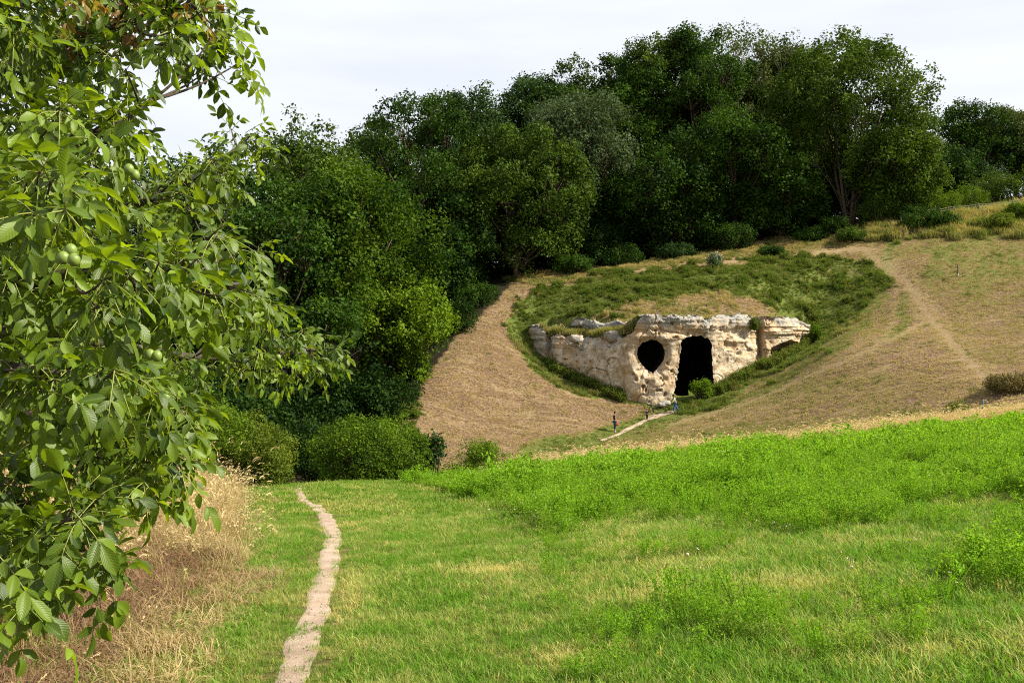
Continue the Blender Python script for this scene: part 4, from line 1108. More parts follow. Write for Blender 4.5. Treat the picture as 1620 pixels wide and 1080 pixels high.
def grasses():
    r = np.random.default_rng(77)
    X, Yv, S, D, isfar, LX = [], [], [], [], [], []
    for (y0, y1, dens, sc, far) in ((5.0, 10, 230, 1.0, 0), (10, 16, 150, 1.15, 0), (16, 24, 85, 1.35, 0), (24, 38, 34, 1.2, 1), (38, 58, 20, 1.5, 1)):
        x, y = near_points(r, dens, y0, y1)
        X.append(x); Yv.append(y); S.append(np.full(len(x), sc)); isfar.append(np.full(len(x), far))
    x, y, s, far = map(np.concatenate, (X, Yv, S, isfar))
    z = gz(x, y); u, v = uv_of(x, y, z)
    n1 = fbm(x / 2.6, y / 2.6, seed=121, oct=4); n2 = fbm(x / 0.7, y / 0.7, seed=122, oct=3)
    bnd = -x - 0.2 - 0.272 * y + 0.9 * n1                                             # > 0: the dry bank on the left
    crest = y - (51 + 0.12 * x)
    pc = path_clear(x, y, -0.05 + 0.09 * n2)
    luc = inpoly(u + 30 * n1, v + 14 * n1, LUC)
    keep = ((pc > 0) | ((pc > -0.10) & (r.uniform(size=len(x)) < 0.10))) & (bnd < 0.1 + 2.2 * r.uniform(size=len(x)) ** 2.5) & (crest < 3)
    # straw patches in the lawn
    dry = 0.10 + 0.16 * n1 + 0.40 * n2 + 0.10 * sstep(0.8, 0.1, pc)
    for (a, b, ra, rb) in ((1060,890,90,26),(1040,945,60,22),(560,800,60,12),(440,845,18,6),(780,905,60,14),(900,1040,80,14),(1450,1040,120,18),(560,950,30,40),(1230,930,80,16)):
        dry += 0.38 * np.exp(-(((u - a) / ra) ** 2 + ((v - b) / rb) ** 2))
    dry = np.clip(dry * 0.95 + r.normal(0, 0.28, len(x)), 0, 1)
    s = s * r.uniform(0.7, 1.3, len(x)) * (1 + 0.35 * sstep(850, 1100, u) + 0.25 * n1)
    s = s * np.where(pc < 0.25, 0.65, 1)
    for f, c, nm, lab in ((0, col_lawn, "meadow_grass", "short green meadow grass with straw patches in the foreground"), (1, col_lawnf, "meadow_grass", "short meadow grass farther down towards the bushes")):
        k = keep & (far == f)
        scatter(nm, lab, x[k], y[k], z[k], s[k], dry[k], c, 3, 5 + f)
    # lucerne crop
    for (y0, y1, dens, sc, f) in ((6.5, 17, 26, 0.85, 0), (17, 28, 17, 1.0, 0), (28, 56, 9.5, 1.15, 1)):
        x, y = near_points(r, dens, y0, y1); z = gz(x, y); u, v = uv_of(x, y, z)
        n1 = fbm(x / 2.6, y / 2.6, seed=121, oct=4); n3 = fbm(x / 1.6, y / 1.6, seed=131, oct=3)
        luc = inpoly(u + 30 * n1, v + 14 * n1, LUC) & (y - (50 + 0.12 * x) < 0.5)
        thin = (u > 860 + 90 * n3) & (n3 > -0.06) & (r.uniform(size=len(x)) < 0.30 + 0.6 * sstep(900, 1300, u)) & (v < 1075)
        sparse = np.maximum(sstep(720, 850, v) * sstep(0.0, -0.3, n3), 0.75 * sstep(0.0, -0.3, n4_(x, y)))
        k = ((luc & (r.uniform(size=len(x)) > sparse)) | thin) & (y - (50 + 0.12 * x) < 0.5)
        n4 = fbm(x / 0.8, y / 0.8, seed=133, oct=2); s = sc * 1.15 * (0.9 + 0.5 * n3 + 0.75 * n4) * np.where(luc, 1.0, 0.62) * r.uniform(0.75, 1.2, len(x)) * np.where(u < 800, 0.7, 1) * np.where(y - (50 + 0.12 * x) > -3.5, 0.68, 1)
        scatter("lucerne_crop", ("bright green lucerne standing in the right half of the field", "bright green lucerne along the far crest of the field")[f] if y0 != 17 else "bright green lucerne in the middle of the field",
                x[k], y[k], z[k], s[k], np.clip(r.normal(0.04, 0.08, k.sum()), 0, 1), (col_luc, col_lucf)[f], 3, 15 + int(y0))
    # straw strip with flowers on the crest
    n = 17000; x = r.uniform(-3, 34, n); y = 52.3 + 0.12 * x + r.normal(0, 1.7, n)
    z = gz(x, y); u, v = uv_of(x, y, z); k = (u > 790) & (r.uniform(size=n) < sstep(780, 930, u))
    scatter("straw_strip", "pale dry grass strip along the far edge of the lucerne", x[k], y[k], z[k] , r.uniform(1.0, 1.75, k.sum()), r.uniform(0, 0.2, k.sum()), col_straw, 3, 31)
    for nm, c, m, lo, hi, lab in (("purple_flowers", col_purple, 420, 11, 36, "purple flowers in the straw strip at the right"), ("white_flowers", col_white, 260, -6, 30, "white umbels dotted along the crest"), ("yellow_flowers", col_yellow, 260, 2, 34, "yellow flowers scattered in the lucerne's far edge")):
        x = r.uniform(lo, hi, m); y = 51.3 + 0.12 * x + r.normal(0, 1.2 if nm[0] != 'y' else 4, m); z = gz(x, y)
        scatter(nm, lab, x, y, z, r.uniform(0.9, 1.5, m), np.zeros(m), c, 2, 41)
    x, y = near_points(r, 0.55, 7, 30); z = gz(x, y); k = (x > -0.5) & (fbm(x / 2, y / 2, seed=5, oct=2) > -0.1)
    scatter("clover_flowers", "pale clover heads scattered through the meadow grass", x[k], y[k], z[k], r.uniform(0.35, 0.6, k.sum()), np.zeros(k.sum()), col_clover, 2, 43)
    # dry bank on the left
    x, y = near_points(r, 34, 5.0, 34, 5.0); z = gz(x, y); n1 = fbm(x / 2.6, y / 2.6, seed=121, oct=4); bnd = -x - 0.2 - 0.272 * y + 0.9 * n1
    k = (bnd > -0.15) & (bnd < 14)
    scatter("matted_dry_grass", "brown matted dry grass on the left bank", x[k], y[k], z[k], r.uniform(0.7, 1.4, k.sum()), np.clip(0.78 + 0.6 * n1[k] - 0.7 * sstep(1.2, 0, bnd[k]) - 0.35 * sstep(13, 19, y[k]), 0, 1), col_mat, 3, 51, tilt=0.3)
    x, y = near_points(r, 16, 6.0, 36, 5.0); z = gz(x, y); n1 = fbm(x / 1.9, y / 1.9, seed=141, oct=3); bnd = -x - 0.2 - 0.272 * y + 0.6 * n1
    pr = np.exp(-((bnd - 1.1) / 1.0) ** 2) * (0.22 + 0.78 * sstep(10, 17, y)) + 0.6 * sstep(15, 20, y) * (bnd > 0) + 0.05 * (bnd > 0)
    k = (bnd > -0.1) & (bnd < 12) & (r.uniform(size=len(x)) < pr * (0.6 + 0.8 * n1))
    scatter("tall_dry_grass", "tall straw-coloured grass with seed heads arching over the left bank", x[k], y[k], z[k], r.uniform(0.55, 1.15, k.sum()) * (0.75 + 0.75 * sstep(10, 24, y[k])), r.uniform(0, 0.3, k.sum()), col_straw, 3, 52, tilt=0.28)
    x, y = near_points(r, 10, 6.0, 40, 5.0); z = gz(x, y); n1 = fbm(x / 1.5, y / 1.5, seed=151, oct=3); bnd = -x - 0.2 - 0.272 * y
    k = (bnd > 0.1) & (bnd < 6) & (n1 > 0.08)
    scatter("bank_grass", "green grass tufts among the straw of the left bank", x[k], y[k], z[k], r.uniform(1.8, 3.2, k.sum()), r.uniform(0.1, 0.6, k.sum()), col_lawn, 3, 53)
    # the far hill: rough grass ring and cap round the rock, ridge, wood edge
    n = 90000; x = r.uniform(-16, 70, n); y = r.uniform(78, 135, n); z = gz(x, y); u, v = uv_of(x, y, z)
    n1 = fbm(x / 3.0, y / 3.0, seed=21, oct=4); n2 = fbm(x / 1.4, y / 1.4, seed=161, oct=3); uu, vv = u + 14 * n1 + 16 * n2, v + 8 * n1 + 9 * n2
    dy = y - face_y(np.clip(x, XL, XR)); inx = (x > XL) & (x < XR)
    notrock = ~(inx & (dy > -0.3) & (dy < 1.9 + ledge_of(u)))
    veg = inpoly(uu, vv, POLY_VEG); cap = inpoly(uu, vv, POLY_STRAWCAP); ridge = inpoly(uu, vv, POLY_RIDGE)
    litter = ground_masks(x, y, z)[1]
    edge = (litter > 0.05) & (litter < 0.9) & (v > 300)
    lower = veg & (dy < 0)
    k = (veg | cap | ridge | edge) & notrock & (r.uniform(size=n) < np.where(ridge, 0.9, np.where(cap, 0.5, np.where(lower, 0.75, 0.95))))
    dry = np.where(cap, 0.62 + 0.75 * n2, np.where(ridge, np.where(u < 1370, 0.72, 0.42) + 0.9 * n2, 0.13 + 0.6 * n2)) + r.normal(0, 0.18, n)
    dry = dry + 0.5 * sstep(0.75, 0.95, (u - 1000) / 400.0) * (v > 500) * veg
    sc = np.where(cap, 0.55, np.where(lower, 0.62, np.where(ridge, np.where(u > 1370, 1.3, 0.5), 0.56))) * r.uniform(0.6, 1.3, n)
    sc = sc * np.clip(0.85 + 0.8 * fbm(x / 1.1, y / 1.1, seed=163, oct=2), 0.35, 1.7)
    leafy = (n2 > 0.08) & ~cap & (veg & ~lower | edge)
    kk = k & ~leafy
    scatter("rough_hill_grass", "rough grass growing round and above the cave rock and along the ridge", x[kk], y[kk], z[kk], sc[kk], dry[kk], col_rough, 3, 61)
    kk = k & leafy
    scatter("nettle_patches", "dark leafy nettle patches above the cave and at the wood edge", x[kk], y[kk], z[kk], sc[kk] * 0.95, np.clip(dry[kk] - 0.25, 0, 1), col_nettle, 3, 62)
    # stubble on the mown slope
    n = 75000; x = r.uniform(-12, 60, n); y = r.uniform(60, 122, n); z = gz(x, y); u, v = uv_of(x, y, z)
    g, lt, br, pl = ground_masks(x, y, z); n2 = fbm(x / 0.9, y / 0.9, seed=171, oct=3)
    dy = y - face_y(np.clip(x, XL, XR)); inx = (x > XL - 1) & (x < XR + 1)
    k = (lt < 0.3) & ~(inx & (dy > -0.3) & (dy < 6)) & (r.uniform(size=n) < 0.55 + 0.5 * n2) & (pl < 0.5)
    scatter("hay_stubble", "short dry stubble of the mown slope with green regrowth", x[k], y[k], z[k], r.uniform(0.5, 1.2, k.sum()), np.clip(1.05 - 1.1 * g[k] - 0.55 * sstep(0.25, 0.6, n2[k]) + r.normal(0, 0.1, k.sum()), 0, 1), col_short, 3, 63, tilt=0.25)
    # grass on the rock's shelf and top, and weeds at its foot
    xs, ys, zs, dr, ss = [], [], [], [], []
    for i in range(2200):
        uu = r.uniform(846, 1012); Yf = float(np.interp(uu, plan_u, plan_y)); t = r.uniform(0.2, 1.05); L = float(ledge_of(uu)); Yp = Yf + 0.35 + L * t
        if fbm(uu / 16.0, t * 2.0, seed=181, oct=2) < -0.1: continue
        zz = -(float(np.interp(uu, *top1_v)) - 540) / F * Yf + 0.25 * t * min(L, 1)
        xs.append((uu - 810) / F * Yf); ys.append(Yp); zs.append(zz + 0.10); dr.append(r.uniform(0.05, 0.75)); ss.append(r.uniform(0.6, 1.25))
    for i in range(700):
        uu = r.uniform(846, 1278); Yf = float(np.interp(uu, plan_u, plan_y)); L = float(ledge_of(uu)); t = r.uniform(1.2, 4.0)
        xs.append((uu - 810) / F * Yf); ys.append(Yf + L + t); zs.append(-(float(np.interp(uu, *top2_v)) - 540) / F * (Yf + L) - 0.05 - 0.1 * (t - 0.6)); dr.append(r.uniform(0.55, 1)); ss.append(r.uniform(0.35, 0.7))
    scatter("rock_top_grass", "yellowed grass growing on the shelf and top of the rock", np.array(xs), np.array(ys), np.array(zs), np.array(ss), np.array(dr), col_rough, 3, 64)
    uu = r.uniform(870, 1290, 900); Yf = np.interp(uu, plan_u, plan_y) - r.uniform(0.2, 1.5, 900); x = (uu - 810) / F * Yf; k = ((uu < 985) | (uu > 1135)) 
    scatter("rock_foot_weeds", "dark weeds along the foot of the rock", x[k], Yf[k], gz(x, Yf)[k], r.uniform(0.5, 1.2, k.sum()), r.uniform(0, 0.35, k.sum()), col_nettle, 3, 65)
    pts = npth[:, :2]; m = 420; k = r.uniform(0, 1, m); Lc = np.concatenate([[0], np.cumsum(np.hypot(*np.diff(pts, axis=0).T))]); sL = k ** 1.6 * Lc[-1]
    x = np.interp(sL, Lc, pts[:, 0]); y = np.interp(sL, Lc, pts[:, 1]); w = np.interp(sL, Lc, npth[:, 2]); x = x + r.uniform(-0.42, 0.42, m) * w
    scatter("path_pebbles", "small pebbles strewn on the trodden footpath", x, y, gz(x, y) + 0.012, r.uniform(0.004, 0.011, m), np.zeros(m), col_peb, 3, 71, tilt=0.5)
grasses()
# ------------------------------------------------------------------ the walnut tree in the left foreground
M_young = foliage_mat("young_bronze_leaf", (0.22, 0.075, 0.02), (0.38, 0.30, 0.04), 0.45, rough=0.4, spec=0.4)
M_rachis = plain_mat("leaf_stalk", (0.26, 0.30, 0.06), 0.5, 0.2, 20)
M_nut = plain_mat("walnut_husk", (0.20, 0.29, 0.05), 0.45, 0.25, 60, 0.4, 0.1)

def leaflet_variants():
    out = []
    for i in range(7):
        r = np.random.default_rng(500 + i)
        t = np.linspace(0, 1, 7); c = np.array([-1, -0.5, 0, 0.5, 1.0])
        wid = (0.245 + 0.035 * r.uniform(-1, 1)) * np.array([0.02, 0.50, 0.84, 1.0, 0.97, 0.66, 0.0])
        droop = r.uniform(0.05, 0.5); fold = r.uniform(0.15, 0.6); tw = r.uniform(-0.5, 0.5); side = r.uniform(-0.12, 0.12); ripple = r.uniform(0, 0.03)
        V, UVs = [], []
        for j, tt in enumerate(t):
            for cc in c:
                y = cc * wid[j]; z = abs(cc) * wid[j] * fold + ripple * math.sin(tt * 17 + cc * 2) * abs(cc)
                a = tw * tt; y, z = y * math.cos(a) - z * math.sin(a), y * math.sin(a) + z * math.cos(a)
                V.append((tt - 0.12 * droop * tt ** 2, y + side * tt ** 2, z - droop * tt ** 2)); UVs.append((cc, tt))
        ii = np.arange(35).reshape(7, 5)
        q = np.stack([ii[:-1, :-1], ii[1:, :-1], ii[1:, 1:], ii[:-1, 1:]], -1).reshape(-1, 4)
        out.append((np.array(V), q, np.array(UVs)))
    return out

def build_walnut():
    r = np.random.default_rng(4242)
    VAR = leaflet_variants()
    KY = 1.5
    base = np.array([-8.4, 8.1, 0]); base[2] = float(gz(base[0], base[1]))
    root = empty("walnut_tree", tuple(base))
    tag(root, "large walnut tree with glossy leaves and green nuts filling the left foreground", "tree")
    inv = root.matrix_basis.inverted()
    def child(mb, nm, mats, **kw):
        o = mb.build(nm, mats, root, **kw); o.matrix_parent_inverse = Matrix.Translation(-Vector(base)); return o
    crotch = base + np.array([0.1, 0, 1.25])
    tr = MB()
    k = np.linspace(0, 1, 12)[:, None]
    tp = base + np.array([0.1, 0, 0]) * k + np.array([0, 0, 1]) * (6.8 * k - 0.3) + 0.05 * np.stack([fbm(k[:, 0] * 3, k[:, 0] * 0, seed=1), fbm(k[:, 0] * 3, k[:, 0] * 0 + 4, seed=2), k[:, 0] * 0], 1)
    tr.tube(tp, 0.26 * (1 - 0.65 * k[:, 0]), 12); child(tr, "trunk", M_wbark)
    limbs = [[(-240,150,4.9),(0,120,4.7),(150,50,4.4),(320,0,4.1)], [(-200,400,5.2),(0,385,5.1),(190,335,5.2),(320,275,5.4),(410,205,5.6)], [(-200,500,5.2),(0,520,5.2),(180,545,5.5),(330,568,5.9),(440,560,6.1),(530,548,6.3)],
             [(-200,600,4.6),(0,640,4.3),(150,690,4.0),(270,690,3.8),(315,650,3.7)], [(-200,700,3.9),(0,770,3.4),(80,840,3.1),(140,870,2.95)], [(-200,260,4.0),(0,230,3.7),(160,215,3.5),(250,150,3.6)],
             [(-200,450,3.8),(0,450,3.5),(150,430,3.3),(270,440,3.4),(400,450,4.4)], [(-200,830,3.4),(0,870,3.0),(30,920,2.85)], [(-200,60,3.8),(0,20,3.6),(120,-40,3.6)], [(-200,330,3.3),(0,330,3.0),(110,320,2.9)],
             [(-200,560,3.3),(0,580,3.05),(120,600,3.0),(220,600,3.2)], [(-240,-80,4.6),(0,-160,4.6),(200,-150,4.5)], [(-500,300,4.2),(-350,350,3.9),(-250,420,3.8)]]
    LP = []
    br = MB()
    for L in limbs:
        w = np.array([P(a[0], a[1], a[2] * KY) for a in L]); st = tp[int(np.clip((w[0, 2] - base[2]) / 6.8 * 11, 3, 10))]
        w = np.vstack([st, w]); s = np.linspace(0, len(w) - 1, 40); c = np.stack([np.interp(s, np.arange(len(w)), w[:, i]) for i in range(3)], 1)
        kk = np.ones(7) / 7
        for i in range(3): c[:, i] = np.convolve(np.pad(c[:, i], 3, mode='edge'), kk, 'valid')
        c += 0.022 * np.stack([fbm(s * 1.7, s * 0 + w[0, 0], seed=5), fbm(s * 1.7, s * 0 + 7, seed=6), fbm(s * 1.7, s * 0 + 9, seed=7)], 1)
        br.tube(c, np.linspace(0.075, 0.009, 40), 7); LP.append(c)
    LPc = np.vstack(LP); LPu, LPv = uv_of(LPc[:, 0], LPc[:, 1], LPc[:, 2])
    SIL = [(-520,-120),(330,-90),(345,10),(300,55),(250,110),(215,165),(205,250),(250,275),(300,235),(345,200),(385,205),(385,260),(350,320),(385,395),(410,455),(450,520),(510,535),(500,575),(430,575),(350,575),(295,615),
           (300,690),(292,755),(235,785),(150,812),(100,850),(70,885),(25,935),(-60,945),(-520,900)]
    shoots = []
    while len(shoots) < 700:
        u, v = r.uniform(-520, 540), r.uniform(-120, 950)
        if not inpoly(np.array([u]), np.array([v]), SIL)[0]: continue
        if u < -60 and r.uniform() < 0.72: continue
        d = np.hypot(LPu - u, LPv - v) + r.uniform(0, 60, len(LPu)); j = int(d.argmin())
        Yq = max(3.3, LPc[j, 1] + r.normal(0, 0.6)); shoots.append((P(u, v, Yq), LPc[max(j - 3, 0)]))
    for (u, v, Y) in [(372,60,3.9),(355,20,3.8),(365,85,3.9),(330,110,3.9),(410,215,5.6),(425,235,5.6),(385,95,3.9),(345,45,3.7),(300,75,3.9),(395,215,5.5),(420,250,5.6),(330,250,5.4),(540,545,6.2),(525,575,6.1),(470,540,6.0),(500,550,6.3),(440,590,5.9),(150,890,2.75),(165,905,2.75),(50,950,2.6),(30,965,2.6),(300,680,3.7),(120,830,2.9),(400,440,4.8),(420,400,5.2),(360,520,5.6),(390,530,5.7),(410,545,5.8),(430,520,5.9),(450,560,6.0),(465,585,5.9),(480,520,6.0),(490,570,6.2),(515,530,6.2),(530,560,6.4),(380,500,5.3),(400,480,5.2),(430,480,5.5),(345,540,5.6),(370,560,5.8),(505,590,6.0),(410,580,5.8),(385,585,5.6)]:
        p = P(u, v, Y * KY); shoots.append((p, LPc[np.linalg.norm(LPc - p, axis=1).argmin()]))
    pos, dirs, nrm, ln, tint, young = [], [], [], [], [], []
    rc = MB()
    for (tip, st) in shoots:
        d = tip - st; D = np.linalg.norm(d) + 1e-6; d = d / D
        mid = (st + tip) / 2 + np.array([0, 0, -0.06 * D]) + r.normal(0, 0.03 * D, 3)
        q = np.linspace(0, 1, 7)[:, None]; br.tube((1 - q) ** 2 * st + 2 * q * (1 - q) * mid + q ** 2 * tip, np.linspace(0.009, 0.0035, 7), 5)
        uu, vv = uv_of(*tip); yg = (vv < 45) and (uu > 90) and r.uniform() < 0.55
        nl = r.integers(4, 7); a0 = r.uniform(0, 6.28); ct = r.normal(0.34, 0.28)
        ax = np.cross(d, [0, 0, 1.0]); ax /= np.linalg.norm(ax) + 1e-6; bx = np.cross(ax, d)
        for k in range(nl):
            a = a0 + k * 2.4; out = ax * math.cos(a) + bx * math.sin(a)
            ld = d * r.uniform(0.1, 0.7) + out * r.uniform(0.6, 1.0) + np.array([0, 0, r.uniform(-0.55, 0.15)]); ld /= np.linalg.norm(ld)
            b = tip - d * r.uniform(0, 0.12); R = r.uniform(0.12, 0.22) * (0.75 if yg else 1)
            up = np.array([0, 0, 1.0]) + r.normal(0, 0.35, 3); sd = np.cross(ld, up); sd /= np.linalg.norm(sd) + 1e-6; up = np.cross(sd, ld)
            sag = np.array([0, 0, -1.0]) * R * r.uniform(0.1, 0.45)
            ra = [b + ld * R * x + sag * x * x for x in np.linspace(0, 1, 5)]; rc.tube(ra, np.linspace(0.0028, 0.0015, 5), 4, tint=0.5)
            npair = r.integers(2, 4); sc = r.uniform(0.062, 0.104) * (0.72 if yg else 1)
            for pr in range(npair):
                x = 0.35 + 0.55 * pr / max(npair - 1, 1); c = b + ld * R * x + sag * x * x
                for sg in (-1, 1):
                    dd = ld * r.uniform(0.35, 0.7) + sd * sg * r.uniform(0.6, 1) + np.array([0, 0, r.uniform(-0.75, 0.05)]); dd /= np.linalg.norm(dd)
                    pos.append(c); dirs.append(dd); nrm.append(up + r.normal(0, 0.3, 3)); ln.append(sc * r.uniform(0.75, 1.1) * (0.8 + 0.25 * x)); tint.append(ct + r.normal(0, 0.13)); young.append(yg)
            dd = ld + np.array([0, 0, r.uniform(-0.9, -0.1)]); dd /= np.linalg.norm(dd)
            pos.append(ra[-1]); dirs.append(dd); nrm.append(up + r.normal(0, 0.3, 3)); ln.append(sc * r.uniform(1.05, 1.35)); tint.append(ct + r.normal(0, 0.13)); young.append(yg)
    child(br, "branches", M_wbark); o = child(rc, "leaf_stalks", M_rachis); o["kind"] = "stuff"
    pos, dirs, nrm, ln, tint, young = map(np.array, (pos, dirs, nrm, ln, tint, young)); tint = np.clip(tint, 0, 1)
    yv = np.cross(nrm, dirs); yv /= np.linalg.norm(yv, axis=1)[:, None] + 1e-9; zv = np.cross(dirs, yv)
    var = r.integers(0, len(VAR), len(pos))
    cx = pos + dirs * ln[:, None] * 0.5; u, v = uv_of(cx[:, 0], cx[:, 1], cx[:, 2]); px = ln * F / cx[:, 1]
    # the 300 leaflets that show largest: in frame, and among the nearest in their patch of the picture
    cell = {}
    for i in np.argsort(cx[:, 1]):
        if 0 <= u[i] < 1620 and 0 <= v[i] < 1080:
            cell.setdefault((int(u[i] // 18), int(v[i] // 18)), []).append(i)
    vis = np.array([i for c in cell.values() for i in c[:2]])
    big = set(vis[np.argsort(-px[vis])][:300].tolist())
    meshes = []
    for y in (0, 1):
        for (V, q, uvv) in VAR:
            mb = MB(); mb.add(V, q, tint=0.5, uv=uvv); meshes.append(mb.mesh("walnut_leaflet", M_young if y else M_wleaf, True, True))
    rest = MB(); resty = MB(); sel = np.array([a * 5 + b for a in (0, 2, 3, 5, 6) for b in (0, 2, 4)])
    i5 = np.arange(15).reshape(5, 3); q5 = np.stack([i5[:-1, :-1], i5[1:, :-1], i5[1:, 1:], i5[:-1, 1:]], -1).reshape(-1, 4)
    for i in range(len(pos)):
        V, q, uvv = VAR[var[i]]
        if i in big:
            o = link("leaf", meshes[var[i] + (7 if young[i] else 0)], root)
            M = Matrix(((dirs[i][0], yv[i][0], zv[i][0], 0), (dirs[i][1], yv[i][1], zv[i][1], 0), (dirs[i][2], yv[i][2], zv[i][2], 0), (0, 0, 0, 1)))
            o.matrix_basis = Matrix.Translation(Vector(pos[i] - base)) @ M @ Matrix.Scale(ln[i], 4)
        else:
            V = V[sel]; W = pos[i] + (V[:, :1] * dirs[i] + V[:, 1:2] * yv[i] + V[:, 2:] * zv[i]) * ln[i]
            (resty if young[i] else rest).add(W, q5, tint=tint[i], uv=uvv[sel])
    o = child(rest, "foliage", M_wleaf, uvs=True); o["kind"] = "stuff"
    if resty.n:
        o = child(resty, "young_foliage", M_young, uvs=True); o["kind"] = "stuff"; o["label"] = "bronze-tinted young leaves"
    # nuts
    th, ph = np.meshgrid(np.linspace(0, 2 * np.pi, 12, endpoint=False), np.linspace(0, np.pi, 8)); D = np.stack([np.sin(ph) * np.cos(th), np.sin(ph) * np.sin(th), np.cos(ph) * 1.12], -1).reshape(-1, 3)
    ii = np.arange(96).reshape(8, 12); qb = np.stack([ii[:-1], np.roll(ii[:-1], -1, 1), np.roll(ii[1:], -1, 1), ii[1:]], -1).reshape(-1, 4)
    mb = MB(); mb.add(D, qb); nm = mb.mesh("walnut", M_nut)
    for (u, v, Y) in [(112,396,2.6),(100,408,2.58),(117,411,2.56),(237,561,3.0),(248,563,3.0),(204,268,3.1),(213,277,3.15),(440,565,5.6),(262,628,3.4)]:
        o = link("walnut", nm, root); o.location = Vector(P(u, v, Y * 1.3) - base); o.scale = (0.021,) * 3
build_walnut()

# ------------------------------------------------------------------ people
def skin_mesh(name, verts, edges, radii, mat, sub=2):
    me = bpy.data.meshes.new(name); me.from_pydata([tuple(v) for v in verts], edges, [])
    o = bpy.data.objects.new(name, me); col.objects.link(o)
    md = o.modifiers.new("skin", 'SKIN'); md.use_smooth_shade = True
    for i, s in enumerate(me.skin_vertices[0].data):
        rr = radii[i]; s.radius = rr if isinstance(rr, tuple) else (rr, rr); s.use_root = (i == 0)
    o.modifiers.new("sub", 'SUBSURF').levels = sub; o.modifiers["sub"].render_levels = sub
    dg = bpy.context.evaluated_depsgraph_get(); dg.update()
    m2 = bpy.data.meshes.new_from_object(o.evaluated_get(dg)); bpy.data.objects.remove(o); bpy.data.meshes.remove(me)
    m2.name = name; m2.materials.clear(); m2.materials.append(mat)
    return m2

M_skin = plain_mat("skin", (0.45, 0.27, 0.18), 0.55, 0.08, 6)
def cloth(name, c): return plain_mat(name, c, 0.85, 0.18, 14, 0.15)

